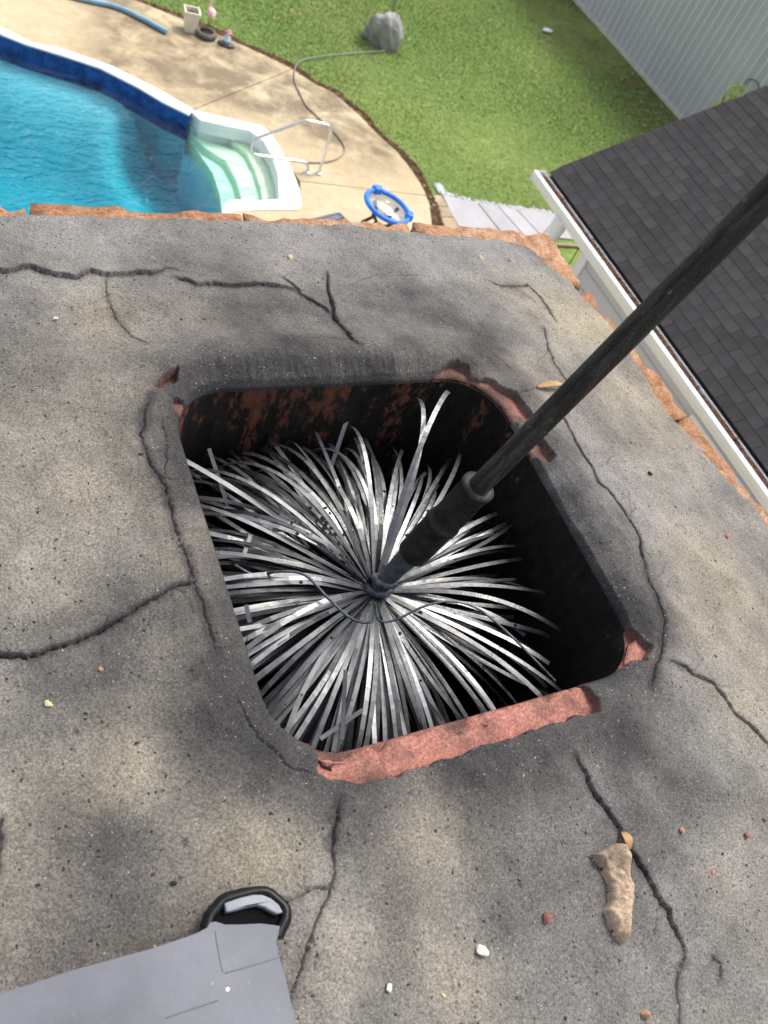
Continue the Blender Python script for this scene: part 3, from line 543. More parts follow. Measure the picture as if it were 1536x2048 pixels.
# stem, ferrule and rod
UP = CAM + ray((1502, 423)) / np.linalg.norm(ray((1502, 423))) * .47
ax = (UP - HUB); ax /= np.linalg.norm(ax)
def on(px, py):                          # distance along the rod seen at a photo point
    q = proj(HUB[None] + ax[None] * np.linspace(0, .5, 1001)[:, None]); return np.linspace(0, .5, 1001)[np.argmin(np.hypot(q[:, 0] - px, q[:, 1] - py))]
def prof(name, mat, stops, n=28, noise=0.):
    m = MB(); pts = []; rs = []
    for (t0, r0), (t1, r1) in zip(stops[:-1], stops[1:]):
        kk = max(1, int((t1 - t0) / .006))
        for j in range(kk): pts.append(ax * (t0 + (t1 - t0) * j / kk)); rs.append(r0 + (r1 - r0) * j / kk)
    pts.append(ax * stops[-1][0]); rs.append(stops[-1][1]); m.tube(pts, rs, n); o = m.build(name, mat, brush)
    if noise:
        for v in o.data.vertices: v.co += Vector(v.co.xyz).cross(Vector(ax)).normalized() * 0 + (v.co - Vector(ax) * v.co.dot(Vector(ax))) * (noise * float(fbm(np.array(v.co.z * 90.), np.array(math.atan2(v.co.y, v.co.x) * 3), 1, 3, 5)))
    return o
tn, tf0, tf1, tf2 = on(790, 1130), on(815, 1100), on(880, 1040), on(955, 972)
prof('threaded_stem', M_stem, [(-.012, .005), (.004, .0062), (tn, .0074), (tf0 + .004, .0088)], 20, .15)
prof('ferrule', M_ferr, [(tf0, .0108), (tf0 + .002, .0118), (tf1 - .004, .0122), (tf1 - .003, .0130), (tf1 + .002, .0130), (tf1 + .003, .0118), (tf2 - .004, .0116), (tf2 - .003, .0125), (tf2 + .001, .0125), (tf2 + .0015, .0095)], 28, .05)
m = MB(); pts = [ax * t for t in np.linspace(tf2 - .01, 1.35, 60)]; m.tube(pts, .0075, 72); ro = m.build('rod', M_rod, brush)
vd = Vector(CAM - (HUB + ax * .25)); vd = (vd - Vector(ax) * vd.dot(Vector(ax))).normalized(); sd2 = Vector(ax).cross(vd).normalized()
for v in ro.data.vertices:               # a shallow lengthwise groove worn along the rod
    r_ = v.co - Vector(ax) * v.co.dot(Vector(ax)); a_ = math.atan2(r_.dot(sd2), r_.dot(vd)) + R(16); f_ = math.exp(-(a_ / .16) ** 2); v.co -= r_ * (.22 * f_)
# twisted wire wrapped round the hub
for q0 in (0, math.pi):
    u = Vector(ax).orthogonal().normalized(); w_ = Vector(ax).cross(u); m = MB()
    m.tube([Vector(ax) * (-.006 + .030 * t) + (u * math.cos(q0 + 7.5 * t) + w_ * math.sin(q0 + 7.5 * t)) * (.0082 - .001 * t) for t in np.linspace(0, 1, 40)], .0030, 10); m.build('twisted_wire', M_stem, brush)
# flecks of soot lying on the strips
m = MB()
for phi, pts in SOOTPTS[:N1]:
    for _ in range(RNG.poisson(5.5 if 1.7 < phi < 2.6 else .5)):
        i = RNG.integers(2, 12) if not 1.7 < phi < 2.6 else RNG.integers(1, 6); p = pts[i] + (pts[i + 1] - pts[i]) * RNG.random(); r_ = RNG.uniform(.0008, .0026)
        n_ = 6; ph = RNG.uniform(0, 6); vs = [p + np.array([math.cos(ph + 6.283 * t / n_) * r_ * RNG.uniform(.5, 1.2), math.sin(ph + 6.283 * t / n_) * r_ * RNG.uniform(.5, 1.2), .0006]) for t in range(n_)] + [p + np.array([0, 0, .0006 + r_ * .5])]
        m.add(vs, [(t, (t + 1) % n_, n_) for t in range(n_)])
tag(m.build('soot_flakes', M_flake), 'black flakes of soot lying on the steel strips of the brush', 'soot', kind='stuff')

# ------------------------------------------------------------------ grey plastic case, lower left
zc = .006
cp = lambda p, z=zc: P(p, z)
out = [(-260, 2085), (0, 1988), (150, 1939), (300, 1898), (372, 1874), (398, 1864), (414, 1855), (420, 1845), (432, 1843), (450, 1849), (480, 1849), (520, 1847), (548, 1850), (560, 1852), (556, 1872), (553, 1884), (556, 1905), (572, 1960), (592, 2048), (625, 2200), (-260, 2290)]
case = tag(empty('plastic_case', tuple(cp((300, 2000), -.032))), 'grey plastic case with a black rubber corner bumper lying on the crown, lower left', 'case')
def ck(o): o.parent = case; o.location = -case.location; return o
m = MB(); m.prism([tuple(cp(p)[:2]) for p in out], -.030, zc); o = ck(m.build('case_body', M_case, None, .0045)); o.modifiers['bevel'].segments = 4
nub = [(411, 1856), (419, 1830), (431, 1815), (446, 1798), (481, 1787), (515, 1779), (536, 1782), (556, 1796), (571, 1811), (576, 1820), (573, 1840), (563, 1862), (556, 1872), (500, 1880), (430, 1868)]
m = MB(); m.prism([tuple(cp(p, -.002)[:2]) for p in nub], -.032, .0008); ck(m.build('bumper', M_recess, None, .003))
bp = [(413, 1857), (421, 1833), (433, 1817), (448, 1801), (482, 1790), (515, 1783), (535, 1785), (554, 1799), (568, 1813), (572, 1821), (570, 1839), (560, 1860), (555, 1872)]
q = crom([cp(p, .0022) for p in bp], 6); m = MB(); m.tube(q, .0027, 10); ck(m.build('bumper_rim', M_bump))
q = crom([cp(p, -.008) for p in bp], 6); m = MB(); m.tube(q, .0036, 10); ck(m.build('bumper_skirt', M_bump))
q2 = [cp(p, .006) for p in [(449, 1805), (453, 1824), (475, 1819), (495, 1813), (515, 1809), (529, 1813), (542, 1821), (554, 1827), (568, 1824), (559, 1808), (543, 1795), (526, 1788), (508, 1788), (482, 1794)]]
m = MB(); m.prism([tuple(p[:2]) for p in q2], -.012, .005); ck(m.build('bumper_pad', M_pad, None, .0012))
for pts in ([(431, 1862), (434, 1885), (440, 1920), (446, 1944)], [(450, 1946), (480, 1938), (530, 1923), (556, 1915)], [(330, 2036), (390, 2016), (436, 2001)]):
    m = MB(); m.tube(crom([cp(p, zc - .0001) for p in pts], 4), .0004, 6); ck(m.build('seam', M_seam))
m = MB(); m.lathe([(0, .0006), (.0007, .0005), (.0010, 0)], 10, tuple(cp((455, 1979), zc))); ck(m.build('rivet', M_white))

# ------------------------------------------------------------------ things lying on the crown
def slab(name, poly, h, mat, res=.0009, sootfn=None, lean=0.):
    q = np.array([Pc(p) for p in poly]); zc_ = q[:, 2].mean(); x = np.arange(q[:, 0].min() - .002, q[:, 0].max() + .002, res); y = np.arange(q[:, 1].min() - .002, q[:, 1].max() + .002, res)
    A, B = np.meshgrid(x, y, indexing='ij'); s_ = sdpoly(A, B, q) + .0012 * fbm(A, B, 160, 3, 14)
    zt = wash(A, B) + h * np.clip(-s_ / .0028, 0, 1) ** .4 * (.8 + .55 * fbm(A, B, 85, 5, 31)) + .0020 * fbm(A, B, 300, 4, 35) - .0015 * sstep(-.001, .001, s_)
    u, f = gridfaces(s_ < .0008); at = {'soot': np.clip(sootfn(A, B), 0, 1).ravel()[u]} if sootfn else None
    o = npmesh(name, np.stack([A.ravel()[u], B.ravel()[u], zt.ravel()[u]], 1), f, mat, None, True, at); c_ = np.array([q[:, 0].mean(), q[:, 1].mean(), zc_])
    o.data.transform(Matrix.Translation(Vector(-c_))); o.location = tuple(c_); return o
tp = Pc((1210, 1705))
ch = slab('mortar_chunk', [(1183, 1712), (1210, 1698), (1232, 1688), (1248, 1690), (1252, 1740), (1263, 1775), (1256, 1830), (1253, 1880), (1240, 1891), (1226, 1876), (1213, 1840), (1205, 1822), (1215, 1802), (1214, 1770), (1200, 1735)], .0105, M_chunk, .0008, lambda A, B: .7 * np.exp(-((A - tp[0]) ** 2 + (B - tp[1]) ** 2) / .012 ** 2) + .15 * fbm(A, B, 90, 3, 3))
tag(ch, 'long broken chunk of tan mortar lying beside the wide lower right crack', 'mortar chunk')
cols = {'white': simple('pale_chip', (.54, .52, .46), .8, .1, 200), 'orange': simple('orange_chip', (.38, .20, .11), .9, .25, 200), 'red': simple('red_chip', (.20, .075, .06), .9, .25, 200), 'yellow': simple('yellow_chip', (.50, .45, .24), .8, .2, 200), 'black': simple('black_crumb', (.012, .012, .012), .9), 'tan': simple('tan_chip', (.46, .34, .22), .9, .2, 200), 'grey': simple('grey_chip', (.46, .45, .43), .9, .2, 200)}
seedn = 40
def chip(px, py, s, col, label, name='chip', flat=.45):
    global seedn
    q = Pc((px, py)); r_ = s / 2 * np.linalg.norm(q - CAM) / FPX; seedn += 1
    o = rough_stone(name, (r_ * 1.15, r_ * .8, r_ * flat), cols[col], None, 2, .5, seedn, 1.9); o.location = (q[0], q[1], q[2] + r_ * flat * .55); o.rotation_euler = (RNG.uniform(-.2, .2), RNG.uniform(-.2, .2), RNG.uniform(0, 6)); return tag(o, label, 'mortar chip' if col != 'black' else 'soot crumb', 'small crumbs scattered over the crown')
chip(963, 1901, 27, 'white', 'largest white mortar chip, alone near the bottom centre of the crown')
chip(778, 1976, 15, 'white', 'small oval cream chip nearest the bottom edge, left of the largest white chip')
chip(887, 1991, 8, 'yellow', 'tiny yellow chip between the two white chips at the bottom')
chip(1290, 2030, 19, 'orange', 'round orange brick crumb at the bottom right edge of the crown', flat=.8)
chip(1092, 1836, 20, 'red', 'flat dark red clay flake left of the long tan mortar chunk')
chip(992, 1545, 14, 'tan', 'small tan chip just below the exposed red rim of the flue')
chip(1090, 1485, 13, 'grey', 'pale grey chip just below the right end of the exposed red rim')
chip(1364, 1660, 12, 'orange', 'small orange crumb right of the wide lower right crack')
chip(1493, 1671, 12, 'red', 'dark red crumb near the right edge, beyond the small orange crumb')
chip(1426, 1745, 9, 'orange', 'thin orange sliver right of the lower right crack, below the dark red crumb')
chip(97, 1409, 15, 'yellow', 'pale yellow lichen speck below the big crack at the left edge')
chip(201, 1338, 10, 'orange', 'small orange crumb just under the big crack at the left')
chip(148, 1226, 14, 'red', 'faded red flake above the big crack at the left')
chip(258, 1064, 9, 'orange', 'tiny orange crumb left of the flue, beside the thin double crack')
chip(961, 517, 14, 'tan', 'tan crumb on the far side of the crown near the orange brick corner')
chip(1455, 1072, 10, 'orange', 'orange crumb on the right side of the crown near its edge')
chip(580, 516, 14, 'tan', 'flat tan speck on the far rim of the crown behind the flue')
chip(383, 656, 14, 'black', 'black soot crumb on the crown behind the flue')
chip(347, 1766, 12, 'black', 'black soot crumb above the grey plastic case')
chip(1300, 948, 10, 'black', 'black soot crumb right of the flue beside the long crack')
chip(218, 537, 12, 'black', 'black crumb on the ledge of the long far crack')
chip(111, 637, 9, 'white', 'tiny white speck at the far left of the crown')
def leaf(p0, p1, w, label, z=.003):
    a = Pc(p0); b = Pc(p1); d = b - a; n = np.array([-d[1], d[0], 0]); n /= np.linalg.norm(n); m = MB(); vs = []; K = 9
    for i in range(K + 1):
        t = i / K; ww = w * math.sin(math.pi * min(max(t, .03), .97)) ** .7; c_ = a + d * t + np.array([0, 0, z + .003 * math.sin(3.1 * t)]); vs += [c_ - n * ww + [0, 0, .0012], c_, c_ + n * ww + [0, 0, .0016]]
    m.add(vs, [(i * 3 + j, i * 3 + 3 + j, i * 3 + 4 + j, i * 3 + 1 + j) for i in range(K) for j in (0, 1)], True); o = m.build('dry_leaf', M_dry); s_ = o.modifiers.new('s', 'SOLIDIFY'); s_.thickness = .0004; return tag(o, label, 'leaf')
leaf((1070, 780), (1122, 775), .0032, 'curled brown leaf beside the black rod on the right of the flue')
leaf((1240, 1664), (1256, 1702), .003, 'orange leaf sliver stuck in the wide lower right crack', .001)

# ------------------------------------------------------------------ ground, deck, pool
def gp(pts, dz=0): return [tuple(G(p, dz)) for p in pts]
DECK_OUT = [(-260, -60), (120, -30), (270, 0), (370, 40), (440, 70), (480, 88), (525, 108), (585, 138), (625, 165), (668, 186), (718, 230), (755, 268), (793, 302), (823, 340), (846, 374), (859, 408), (863, 444), (864, 500), (858, 620)]
COP_OUT = [(0, 55), (30, 70), (65, 88), (125, 100), (175, 117), (225, 135), (275, 160), (325, 185), (385, 220)]
STEP_OUT = [(385, 220), (450, 235), (525, 252), (545, 270), (565, 305), (585, 340), (600, 380), (604, 410), (597, 419), (520, 419), (465, 422), (445, 440)]
COP_IN = [(0, 70), (50, 90), (125, 113), (200, 138), (275, 176), (325, 206), (378, 232)]
GX = lambda l: [(p[0], p[1]) for p in l]
hidden = [(3.2, 8.0), (1.5, 7.0), (-2, 6.8), (-5, 8.2), (-6.2, 10.5), (-5, 12.6), (-2.5, 13.5), (-.3, 13.6)]
pool_hole = GX(gp(COP_OUT)) + GX(gp(STEP_OUT[1:])) + hidden
# ground sheet with the pool and deck left lower
gx = np.linspace(-60, 80, 281); gy = np.linspace(-50, 90, 281); A, B = np.meshgrid(gx, gy, indexing='ij')
GS = 4
tagdeck = GX(gp(DECK_OUT)) + [(6, -3), (-14, -3), (-14, 14)]
shx = 15.71
bare = sstep(4.2, .3, shx - A + .6 * fbm(A, B, .5, 3, 2)) * (A < shx + .5)
inp = inpoly(A, B, [(-7, 6), (5.45, 6), (5.45, 10.9), (4.4, 11.7), (3.6, 12), (1.2, 14), (-7, 14.5)])
uu, ff = gridfaces(~inp); zz_ = np.full(A.shape, GZ - .03) + .02 * fbm(A, B, .3, 3, 4)
tag(npmesh('lawn', np.stack([A.ravel()[uu], B.ravel()[uu], zz_.ravel()[uu]], 1), ff, M_lawn, None, True, {'bare': bare.ravel()[uu]}), kind='structure')
# bare soil strip along the deck
off = []; do = [np.array(p[:2]) for p in gp(DECK_OUT)]
for i, p in enumerate(do):
    t = do[min(i + 1, len(do) - 1)] - do[max(i - 1, 0)]; t /= np.linalg.norm(t); off.append(p + np.array([-t[1], t[0]]) * (.15 + .05 * math.sin(i * 2.1)) * 1.0)
m = MB(); m.prism([tuple(p) for p in do] + [tuple(p) for p in off[::-1]], GZ - .06, GZ - .004); tag(m.build('soil_strip', M_mulch), kind='structure')
m = MB()
for i in range(2600):                    # bark and clods on the strip
    j = RNG.integers(0, len(do) - 1); t, u = RNG.random(), RNG.random() ** .8; c_ = (do[j] * (1 - t) + do[j + 1] * t) * (1 - u) + (off[j] * (1 - t) + off[j + 1] * t) * u
    r_ = RNG.uniform(.012, .04); an = RNG.uniform(0, 6.3); d = np.array([math.cos(an), math.sin(an)]) * r_; n = np.array([-d[1], d[0]]) * RNG.uniform(.2, .7); z = GZ - .002
    m.add([(c_[0] + d[0], c_[1] + d[1], z), (c_[0] + n[0], c_[1] + n[1], z + .01), (c_[0] - d[0], c_[1] - d[1], z + .004), (c_[0] - n[0], c_[1] - n[1], z), (c_[0], c_[1], z + r_ * .7)], [(0, 1, 4), (1, 2, 4), (2, 3, 4), (3, 0, 4)])
tag(m.build('bark_mulch', M_mulch), 'brown bark and clods along the edge of the concrete pool deck', 'mulch', kind='stuff')
# concrete deck: three slabs parted by joints
deck = tag(empty('pool_deck', (0, 0, GZ)), kind='structure')
def cut(a, b, w=.007):                   # the two lips of a joint
    a = np.array(a[:2]); b = np.array(b[:2]); n = np.array([-(b - a)[1], (b - a)[0]]); n /= np.linalg.norm(n); return (a + n * w, b + n * w), (a - n * w, b - n * w)
J1 = (G((385, 220)), G((585, 138))); J2 = (G((600, 362)), G((852, 391)))
(p1, q1), (p1b, q1b) = cut(*J1); (p2, q2_), (p2b, q2b) = cut(*J2)
dO = GX(gp(DECK_OUT)); i585 = DECK_OUT.index((585, 138)); i846 = DECK_OUT.index((846, 374))
hid = hidden
sA = dO[:i585] + [tuple(q1), tuple(p1)] + GX(gp(COP_OUT))[::-1][1:] + hid[::-1][:1] + [(-2.5, 13.5), (-5, 12.6), (-6.2, 10.5), (-14, 10.5), (-14, 15.)]
sB = [tuple(p1b), tuple(q1b)] + dO[i585 + 1:i846 + 1] + [tuple(q2_), tuple(p2)] + GX(gp(STEP_OUT))[1:6][::-1]
sC = [tuple(p2b), tuple(q2b)] + dO[i846 + 1:] + [(6.0, 4.0), (6, -3), (-14, -3), (-14, 10.45), (-6.2, 10.45)] + [(-5, 8.2), (-2, 6.8), (1.5, 7.0), (3.2, 8.0)] + GX(gp(STEP_OUT))[7:][::-1]
DAMP = [(350, 45, 100), (400, 100, 90), (330, 110, 60), (490, 110, 60), (560, 150, 60), (600, 220, 50), (660, 190, 60), (700, 240, 50), (740, 290, 45), (430, 60, 80), (500, 180, 30), (240, 125, 25), (650, 260, 40)]
def deck_slab(poly, par):                # fine grid inside so that the damp stains can follow
    q = np.array(poly); xa_, xb_ = max(q[:, 0].min(), -3), q[:, 0].max(); ya_, yb_ = max(q[:, 1].min(), 4), q[:, 1].max()
    bm = bmesh.new(); vs = [bm.verts.new((p[0], p[1], 0)) for p in poly]; f = bm.faces.new(vs); bmesh.ops.triangulate(bm, faces=[f])
    for _ in range(6):
        es = [e for e in bm.edges if e.calc_length() > .35 and e.verts[0].co.y > 5 and e.verts[0].co.x > -3]
        if not es: break
        bmesh.ops.subdivide_edges(bm, edges=es, cuts=1); bmesh.ops.triangulate(bm, faces=bm.faces[:])
    for f in bm.faces:
        if f.normal.z < 0: f.normal_flip()
    ex = bmesh.ops.extrude_face_region(bm, geom=bm.faces[:]); 
    for v in [g_ for g_ in ex['geom'] if isinstance(g_, bmesh.types.BMVert)]: v.co.z += .10
    bmesh.ops.recalc_face_normals(bm, faces=bm.faces[:]); me = bpy.data.meshes.new('concrete_slab'); bm.to_mesh(me); bm.free()
    o = link('concrete_slab', me, M_deck, par); o.location = (0, 0, -.10)
    co = np.empty(len(me.vertices) * 3); me.vertices.foreach_get('co', co); co = co.reshape(-1, 3); d = np.zeros(len(co))
    for px, py, r_ in DAMP:
        c_ = G((px, py)); rr_ = r_ * np.linalg.norm(c_ - CAM) / FPX * 1.3; d += np.exp(-((co[:, 0] - c_[0]) ** 2 + ((co[:, 1] - c_[1]) * .8) ** 2) / rr_ ** 2)
    me.attributes.new('damp', 'FLOAT', 'POINT').data.foreach_set('value', np.clip(d, 0, 1).astype(np.float32)); return o
for s_ in (sA, sB, sC): deck_slab(s_, deck)
m = MB(); 
for a, b in (J1, J2): (u1, v1), (u2, v2) = cut(a, b, .02); m.add([(*u1, -.022), (*v1, -.022), (*v2, -.022), (*u2, -.022)], [(0, 1, 2, 3)])
m.build('joint_filler', M_mulch, deck)
# pool
pool = tag(empty('swimming_pool', (0, 10, GZ)), 'curved in-ground swimming pool with white coping and dark blue liner', 'pool')
def pk(o): o.parent = pool; o.location = (0, -10, -GZ); return o
inner = GX(gp(COP_IN)); outer_w = GX(gp(COP_OUT))
m = MB(); m.prism([p for p in outer_w] + [tuple(np.array(p)) for p in inner[::-1]], GZ - .02, GZ + .022); pk(m.build('coping', M_white, None, .006))
hin = [(3.1, 8.1), (1.45, 7.12), (-2, 6.92), (-4.9, 8.3), (-6.05, 10.5), (-4.9, 12.45), (-2.4, 13.35), (-.4, 13.45)]
WZ = GZ - .20
STEPIN = [(380, 234), (394, 258), (450, 272), (495, 280), (520, 300), (538, 330), (550, 370), (553, 403), (520, 403), (460, 400), (448, 415), (440, 436)]
ARC1 = [(460, 279), (492, 305), (510, 340), (522, 380), (525, 403)]; ARC2 = [(408, 294), (450, 320), (472, 360), (483, 401)]; ARC3 = [(372, 278), (400, 310), (425, 345), (440, 390), (444, 425)]
BAND = .40
wallp = [np.array(p) for p in inner] + [np.array(p[:2]) for p in gp([(378, 255), (370, 280)], -.2)] + [P(p, WZ)[:2] for p in ARC3[1:]] + [np.array(p) for p in hin]
m = MB(); nW = len(wallp)
m.add([(*p, GZ - .005) for p in wallp] + [(*p, GZ - BAND) for p in wallp], [(i, (i + 1) % nW, (i + 1) % nW + nW, i + nW) for i in range(nW) if not len(inner) <= i < len(inner) + 6]); pk(m.build('liner_band', M_liner_pool))
m = MB(); m.add([(*p, GZ - BAND) for p in wallp] + [(*p, GZ - 1.6) for p in wallp], [(i, (i + 1) % nW, (i + 1) % nW + nW, i + nW) for i in range(nW)]); pk(m.build('pool_wall', M_floor))
gx2 = np.arange(-6.6, 5.4, .08); gy2 = np.arange(6.2, 14.2, .08); A, B = np.meshgrid(gx2, gy2, indexing='ij'); s_ = sdpoly(A, B, wallp); u_, f_ = gridfaces(s_ < .12)
zf = GZ - .36 - .92 * sstep(.0, 1.6, -s_); wf = sstep(1.3, .5, polydist(A, B, [P(p, WZ)[:2] for p in ARC3])[0]); zf = zf * (1 - wf) + (GZ - 1.25) * wf
pk(npmesh('pool_floor', np.stack([A.ravel()[u_], B.ravel()[u_], zf.ravel()[u_]], 1), f_, M_floor))
# white step unit: rim, three treads with risers
STEPRIM = [(383, 223), (400, 240), (456, 253), (501, 262), (526, 282), (544, 312), (556, 352), (558, 398), (521, 401), (460, 399), (447, 414), (440, 436)]
step = pk(MB().prism(GX(gp(STEP_OUT, .02)) + GX(gp(STEPRIM, .02))[::-1], GZ - .05, GZ + .025).build('step_unit', M_white, None, .01))
def tread(a, b, za, drop):
    W_ = lambda l: [tuple(q[:2]) if len(q) == 3 else tuple(P(q, za)[:2]) for q in l]; pa = W_(a); pb = W_(b); m = MB(); m.prism(pa + pb[::-1], za - drop, za); o = m.build('tread', M_step, step, .02); return o
si = STEPIN[1:8]
RIMW = [tuple(G(p)) for p in [(384, 227), (402, 238), (457, 249), (503, 258), (530, 279), (549, 311), (562, 352), (566, 412)]]
tread(RIMW, ARC1 + [(526, 410)], GZ - .225, .9)
tread([RIMW[0], RIMW[1]] + ARC1[1:] + [(526, 412)], ARC2 + [(485, 412)], GZ - .31, .7)
tread([tuple(G((380, 230))), RIMW[0]] + ARC2[1:] + [(485, 420)], ARC3 + [(446, 440)], GZ - .42, .9)
m = MB(); ri = [P(p, GZ)[:2] for p in STEPRIM]; m.add([(*p, GZ) for p in ri] + [(*p, GZ - .7) for p in ri], [(i, i + 1, i + 1 + len(ri), i + len(ri)) for i in range(len(ri) - 1)]); m.build('step_riser', M_white, step)
bm = bmesh.new(); wp = [(-8, 5.4), (6, 5.4), (6, 14.2), (-8, 14.2)]
wv = [np.array(p) for p in inner] + [np.array(G(p)[:2]) for p in STEPRIM] + [np.array(p) for p in hin]
me_ = MB(); me_.prism([tuple(p) for p in wv], -1.6, 0.); w_o = me_.build('water', M_water); w_o.location = (0, 0, WZ); tag(w_o, kind='structure')

# handrail
hr = tag(empty('pool_handrail', tuple(G((637, 348)))), 'bent steel handrail on two feet beside the white pool steps', 'handrail')
hp = [(0, 0), (0, .40), (.0, .68), (.03, .75), (.10, .80), (.38, .825), (.47, .815), (.92, .58), (1.10, .48), (1.165, .40), (1.16, .30), (1.08, .225), (.83, .205), (.52, .19), (.32, .18), (.235, .15), (.195, .08), (.19, 0)]
m = MB(); m.tube(crom([(-u, .006 * u, z) for u, z in hp], 5), .024, 12); m.build('rail', M_steel, hr)
for u in (0, .19): m = MB(); m.lathe([(.0, .035), (.035, .034), (.06, .012), (.062, .0)], 18, (-u, 0, 0)); m.build('foot_plate', M_steel, hr)
# hoses
def rope(name, pts, r, mat, label, cat, dz=.012):
    m = MB(); q = crom([G(p, dz) for p in pts], 7); c_ = Vector(q[0]); m.tube([p - c_ for p in q], r, 8); o = m.build(name, mat); o.location = c_; return tag(o, label, cat)
rope('garden_hose', [(770, 102), (720, 105), (655, 111), (615, 117), (596, 126), (589, 142), (590, 165), (598, 183), (613, 211), (642, 240), (666, 262), (684, 284), (689, 302), (673, 318), (642, 325), (604, 323), (574, 316), (540, 310)], .012, M_hose, 'grey garden hose running from the boulder across the deck and looping by the handrail', 'hose', .018)
rope('pool_hose', [(120, -14), (170, -1), (235, 14), (290, 40), (334, 64)], .042, M_bhose, 'thick faded blue pool hose lying along the far edge of the concrete deck', 'hose', .045)
rope('power_cord', [(800, -40), (790, 5), (782, 50), (778, 85)], .010, M_bmetal, 'thin dark cord lying on the lawn behind the grey boulder', 'cord', .02)
# planter
b = G((379, 61)); pl = tag(empty('planter', tuple(b), R(-8)), 'square cream plastic planter with soil on the far deck edge', 'planter'); pl.scale = (.72,) * 3; sq = lambda s_, z: [(-s_, -s_, z), (s_, -s_, z), (s_, s_, z), (-s_, s_, z)]
m = MB(); lv = [sq(.125, 0), sq(.165, .42), sq(.185, .42), sq(.185, .475), sq(.148, .475), sq(.140, .36)]; m.add([v for l in lv for v in l], [(i * 4 + j, i * 4 + (j + 1) % 4, (i + 1) * 4 + (j + 1) % 4, (i + 1) * 4 + j) for i in range(5) for j in range(4)] + [(3, 2, 1, 0)]); m.build('pot', M_cream, pl, .008)
o = rough_stone('soil', (.15, .15, .05), M_soil, pl, 3, .3, 5); o.location = (0, 0, .37)
# tyre planter
b = G((411, 73)); ty = tag(empty('tyre_planter', tuple(b)), 'old grey tyre used as a planter between the cream pot and the small figurine', 'planter'); ty.scale = (.62,) * 3
m = MB(); m.lathe([(.16, .02), (.20, .0), (.26, .02), (.30, .07), (.30, .11), (.265, .155), (.22, .165), (.185, .15), (.175, .10)], 40); m.build('tyre', M_tyre, ty)
o = rough_stone('soil', (.19, .19, .04), M_soil, ty, 3, .3, 9); o.location = (0, 0, .075)
# figurine
b = G((452, 91)); fg = tag(empty('garden_figurine', tuple(b), R(-25)), 'small garden figurine in pale blue with a pink hat on a low dark base', 'figurine'); fg.scale = (.62,) * 3
m = MB(); m.lathe([(.0, .10), (.10, .095), (.17, .07), (.20, .05), (.19, .0)], 20); o = m.build('base', M_dgrey, fg); o.scale = (1.2, .7, 1)
for sx in (-1, 1): m = MB(); m.box((.10 * sx - .03, -.15, 0), (.10 * sx + .03, -.10, .05)); m.build('base_foot', M_bmetal, fg, .01)
m = MB(); m.lathe([(.0, .09), (.075, .09), (.085, .14), (.065, .22), (.04, .30), (.0, .31)], 16); m.build('robe', M_pale, fg)
m = MB(); m.lathe([(.086, .085), (.092, .11), (.084, .125)], 16); m.build('hem', M_teal, fg)
m = MB(); m.tube([(-.05, 0, .26), (-.085, -.03, .20), (-.04, -.085, .17)], [.024, .022, .018], 8); m.tube([(.05, 0, .26), (.085, -.03, .20), (.04, -.085, .17)], [.024, .022, .018], 8); m.build('arms', M_pale, fg)
m = MB(); m.lathe([(0, .29), (.035, .30), (.045, .335), (.035, .37), (0, .38)], 14, (0.01, 0, 0)); m.build('head', M_cream, fg)
m = MB(); m.lathe([(.085, .36), (.06, .372), (.052, .40), (.03, .425), (0, .43)], 16, (0.01, 0, 0)); m.build('hat', M_hat, fg)
# flamingo
b = G((417, 63)); fm = tag(empty('lawn_flamingo', tuple(b)), 'pale pink plastic flamingo on a thin stake behind the tyre planter', 'lawn ornament'); fm.scale = (.68,) * 3
m = MB(); m.tube(crom([(0, .12, .42), (0, .06, .46), (0, -.02, .46), (0, -.10, .44), (0, -.17, .40)], 4), [.03, .05, .07, .085, .095, .1, .105, .108, .108, .105, .1, .09, .075, .06, .05, .03, .01], 14); o = m.build('body', M_pink, fm)
m = MB(); m.tube(crom([(0, .10, .44), (0, .16, .50), (0, .16, .60), (0, .11, .70), (0, .10, .78), (0, .15, .84), (0, .20, .82)], 5), [.04] * 4 + [.028] * 27, 10); m.build('neck', M_pink, fm)
m = MB(); m.tube([(0, .19, .83), (0, .24, .80), (0, .28, .75)], [.035, .028, .008], 10); m.build('beak', M_bmetal, fm)
for s_ in (-.03, .03): m = MB(); m.tube([(s_, 0, .40), (s_, .0, -.05)], .006, 6); m.build('stake', M_bmetal, fm)
# boulder
b = G((760, 84)); bo = rough_stone('boulder', (.42, .35, .46), M_rock, None, 5, .34, 12, 1.6); bo.location = (b[0], b[1], GZ + .13); bo.rotation_euler = (0, 0, R(20)); tag(bo, 'big grey boulder standing on the lawn beyond the pool deck', 'boulder')
# round table with blue rim
b = P((775, 414), GZ + .5); tb = tag(empty('glass_table', (b[0], b[1], GZ)), 'round glass table tilted on black legs, with a bright blue padded rim, on the deck', 'table')
TT = Matrix.Translation((0, 0, .5)) @ Matrix.Rotation(R(8), 4, Vector((.35, 1, 0)).normalized()) @ Matrix.Translation((0, 0, -.5))
def tilt(m): m.v = [tuple(TT @ Vector(v)) for v in m.v]; return m
m = MB(); m.lathe([(0, .503), (.335, .503), (.335, .495), (0, .495)], 40); tilt(m).build('glass_top', M_glass, tb)
m = MB(); ng = 48; m.tube([(.34 * math.cos(6.2832 * t / ng), .34 * math.sin(6.2832 * t / ng), .505) for t in range(ng + 1)], .036, 12, False); tilt(m).build('blue_rim', M_blue, tb)
for a_ in (R(98), R(-22)):
    Mx = Matrix.Translation((.345 * math.cos(a_), .345 * math.sin(a_), .515)) @ Matrix.Rotation(a_, 4, 'Z'); m = MB(); m.box((-.055, -.075, -.055), (.055, .075, .055), Mx); tilt(m).build('rim_clamp', M_blue, tb, .022)
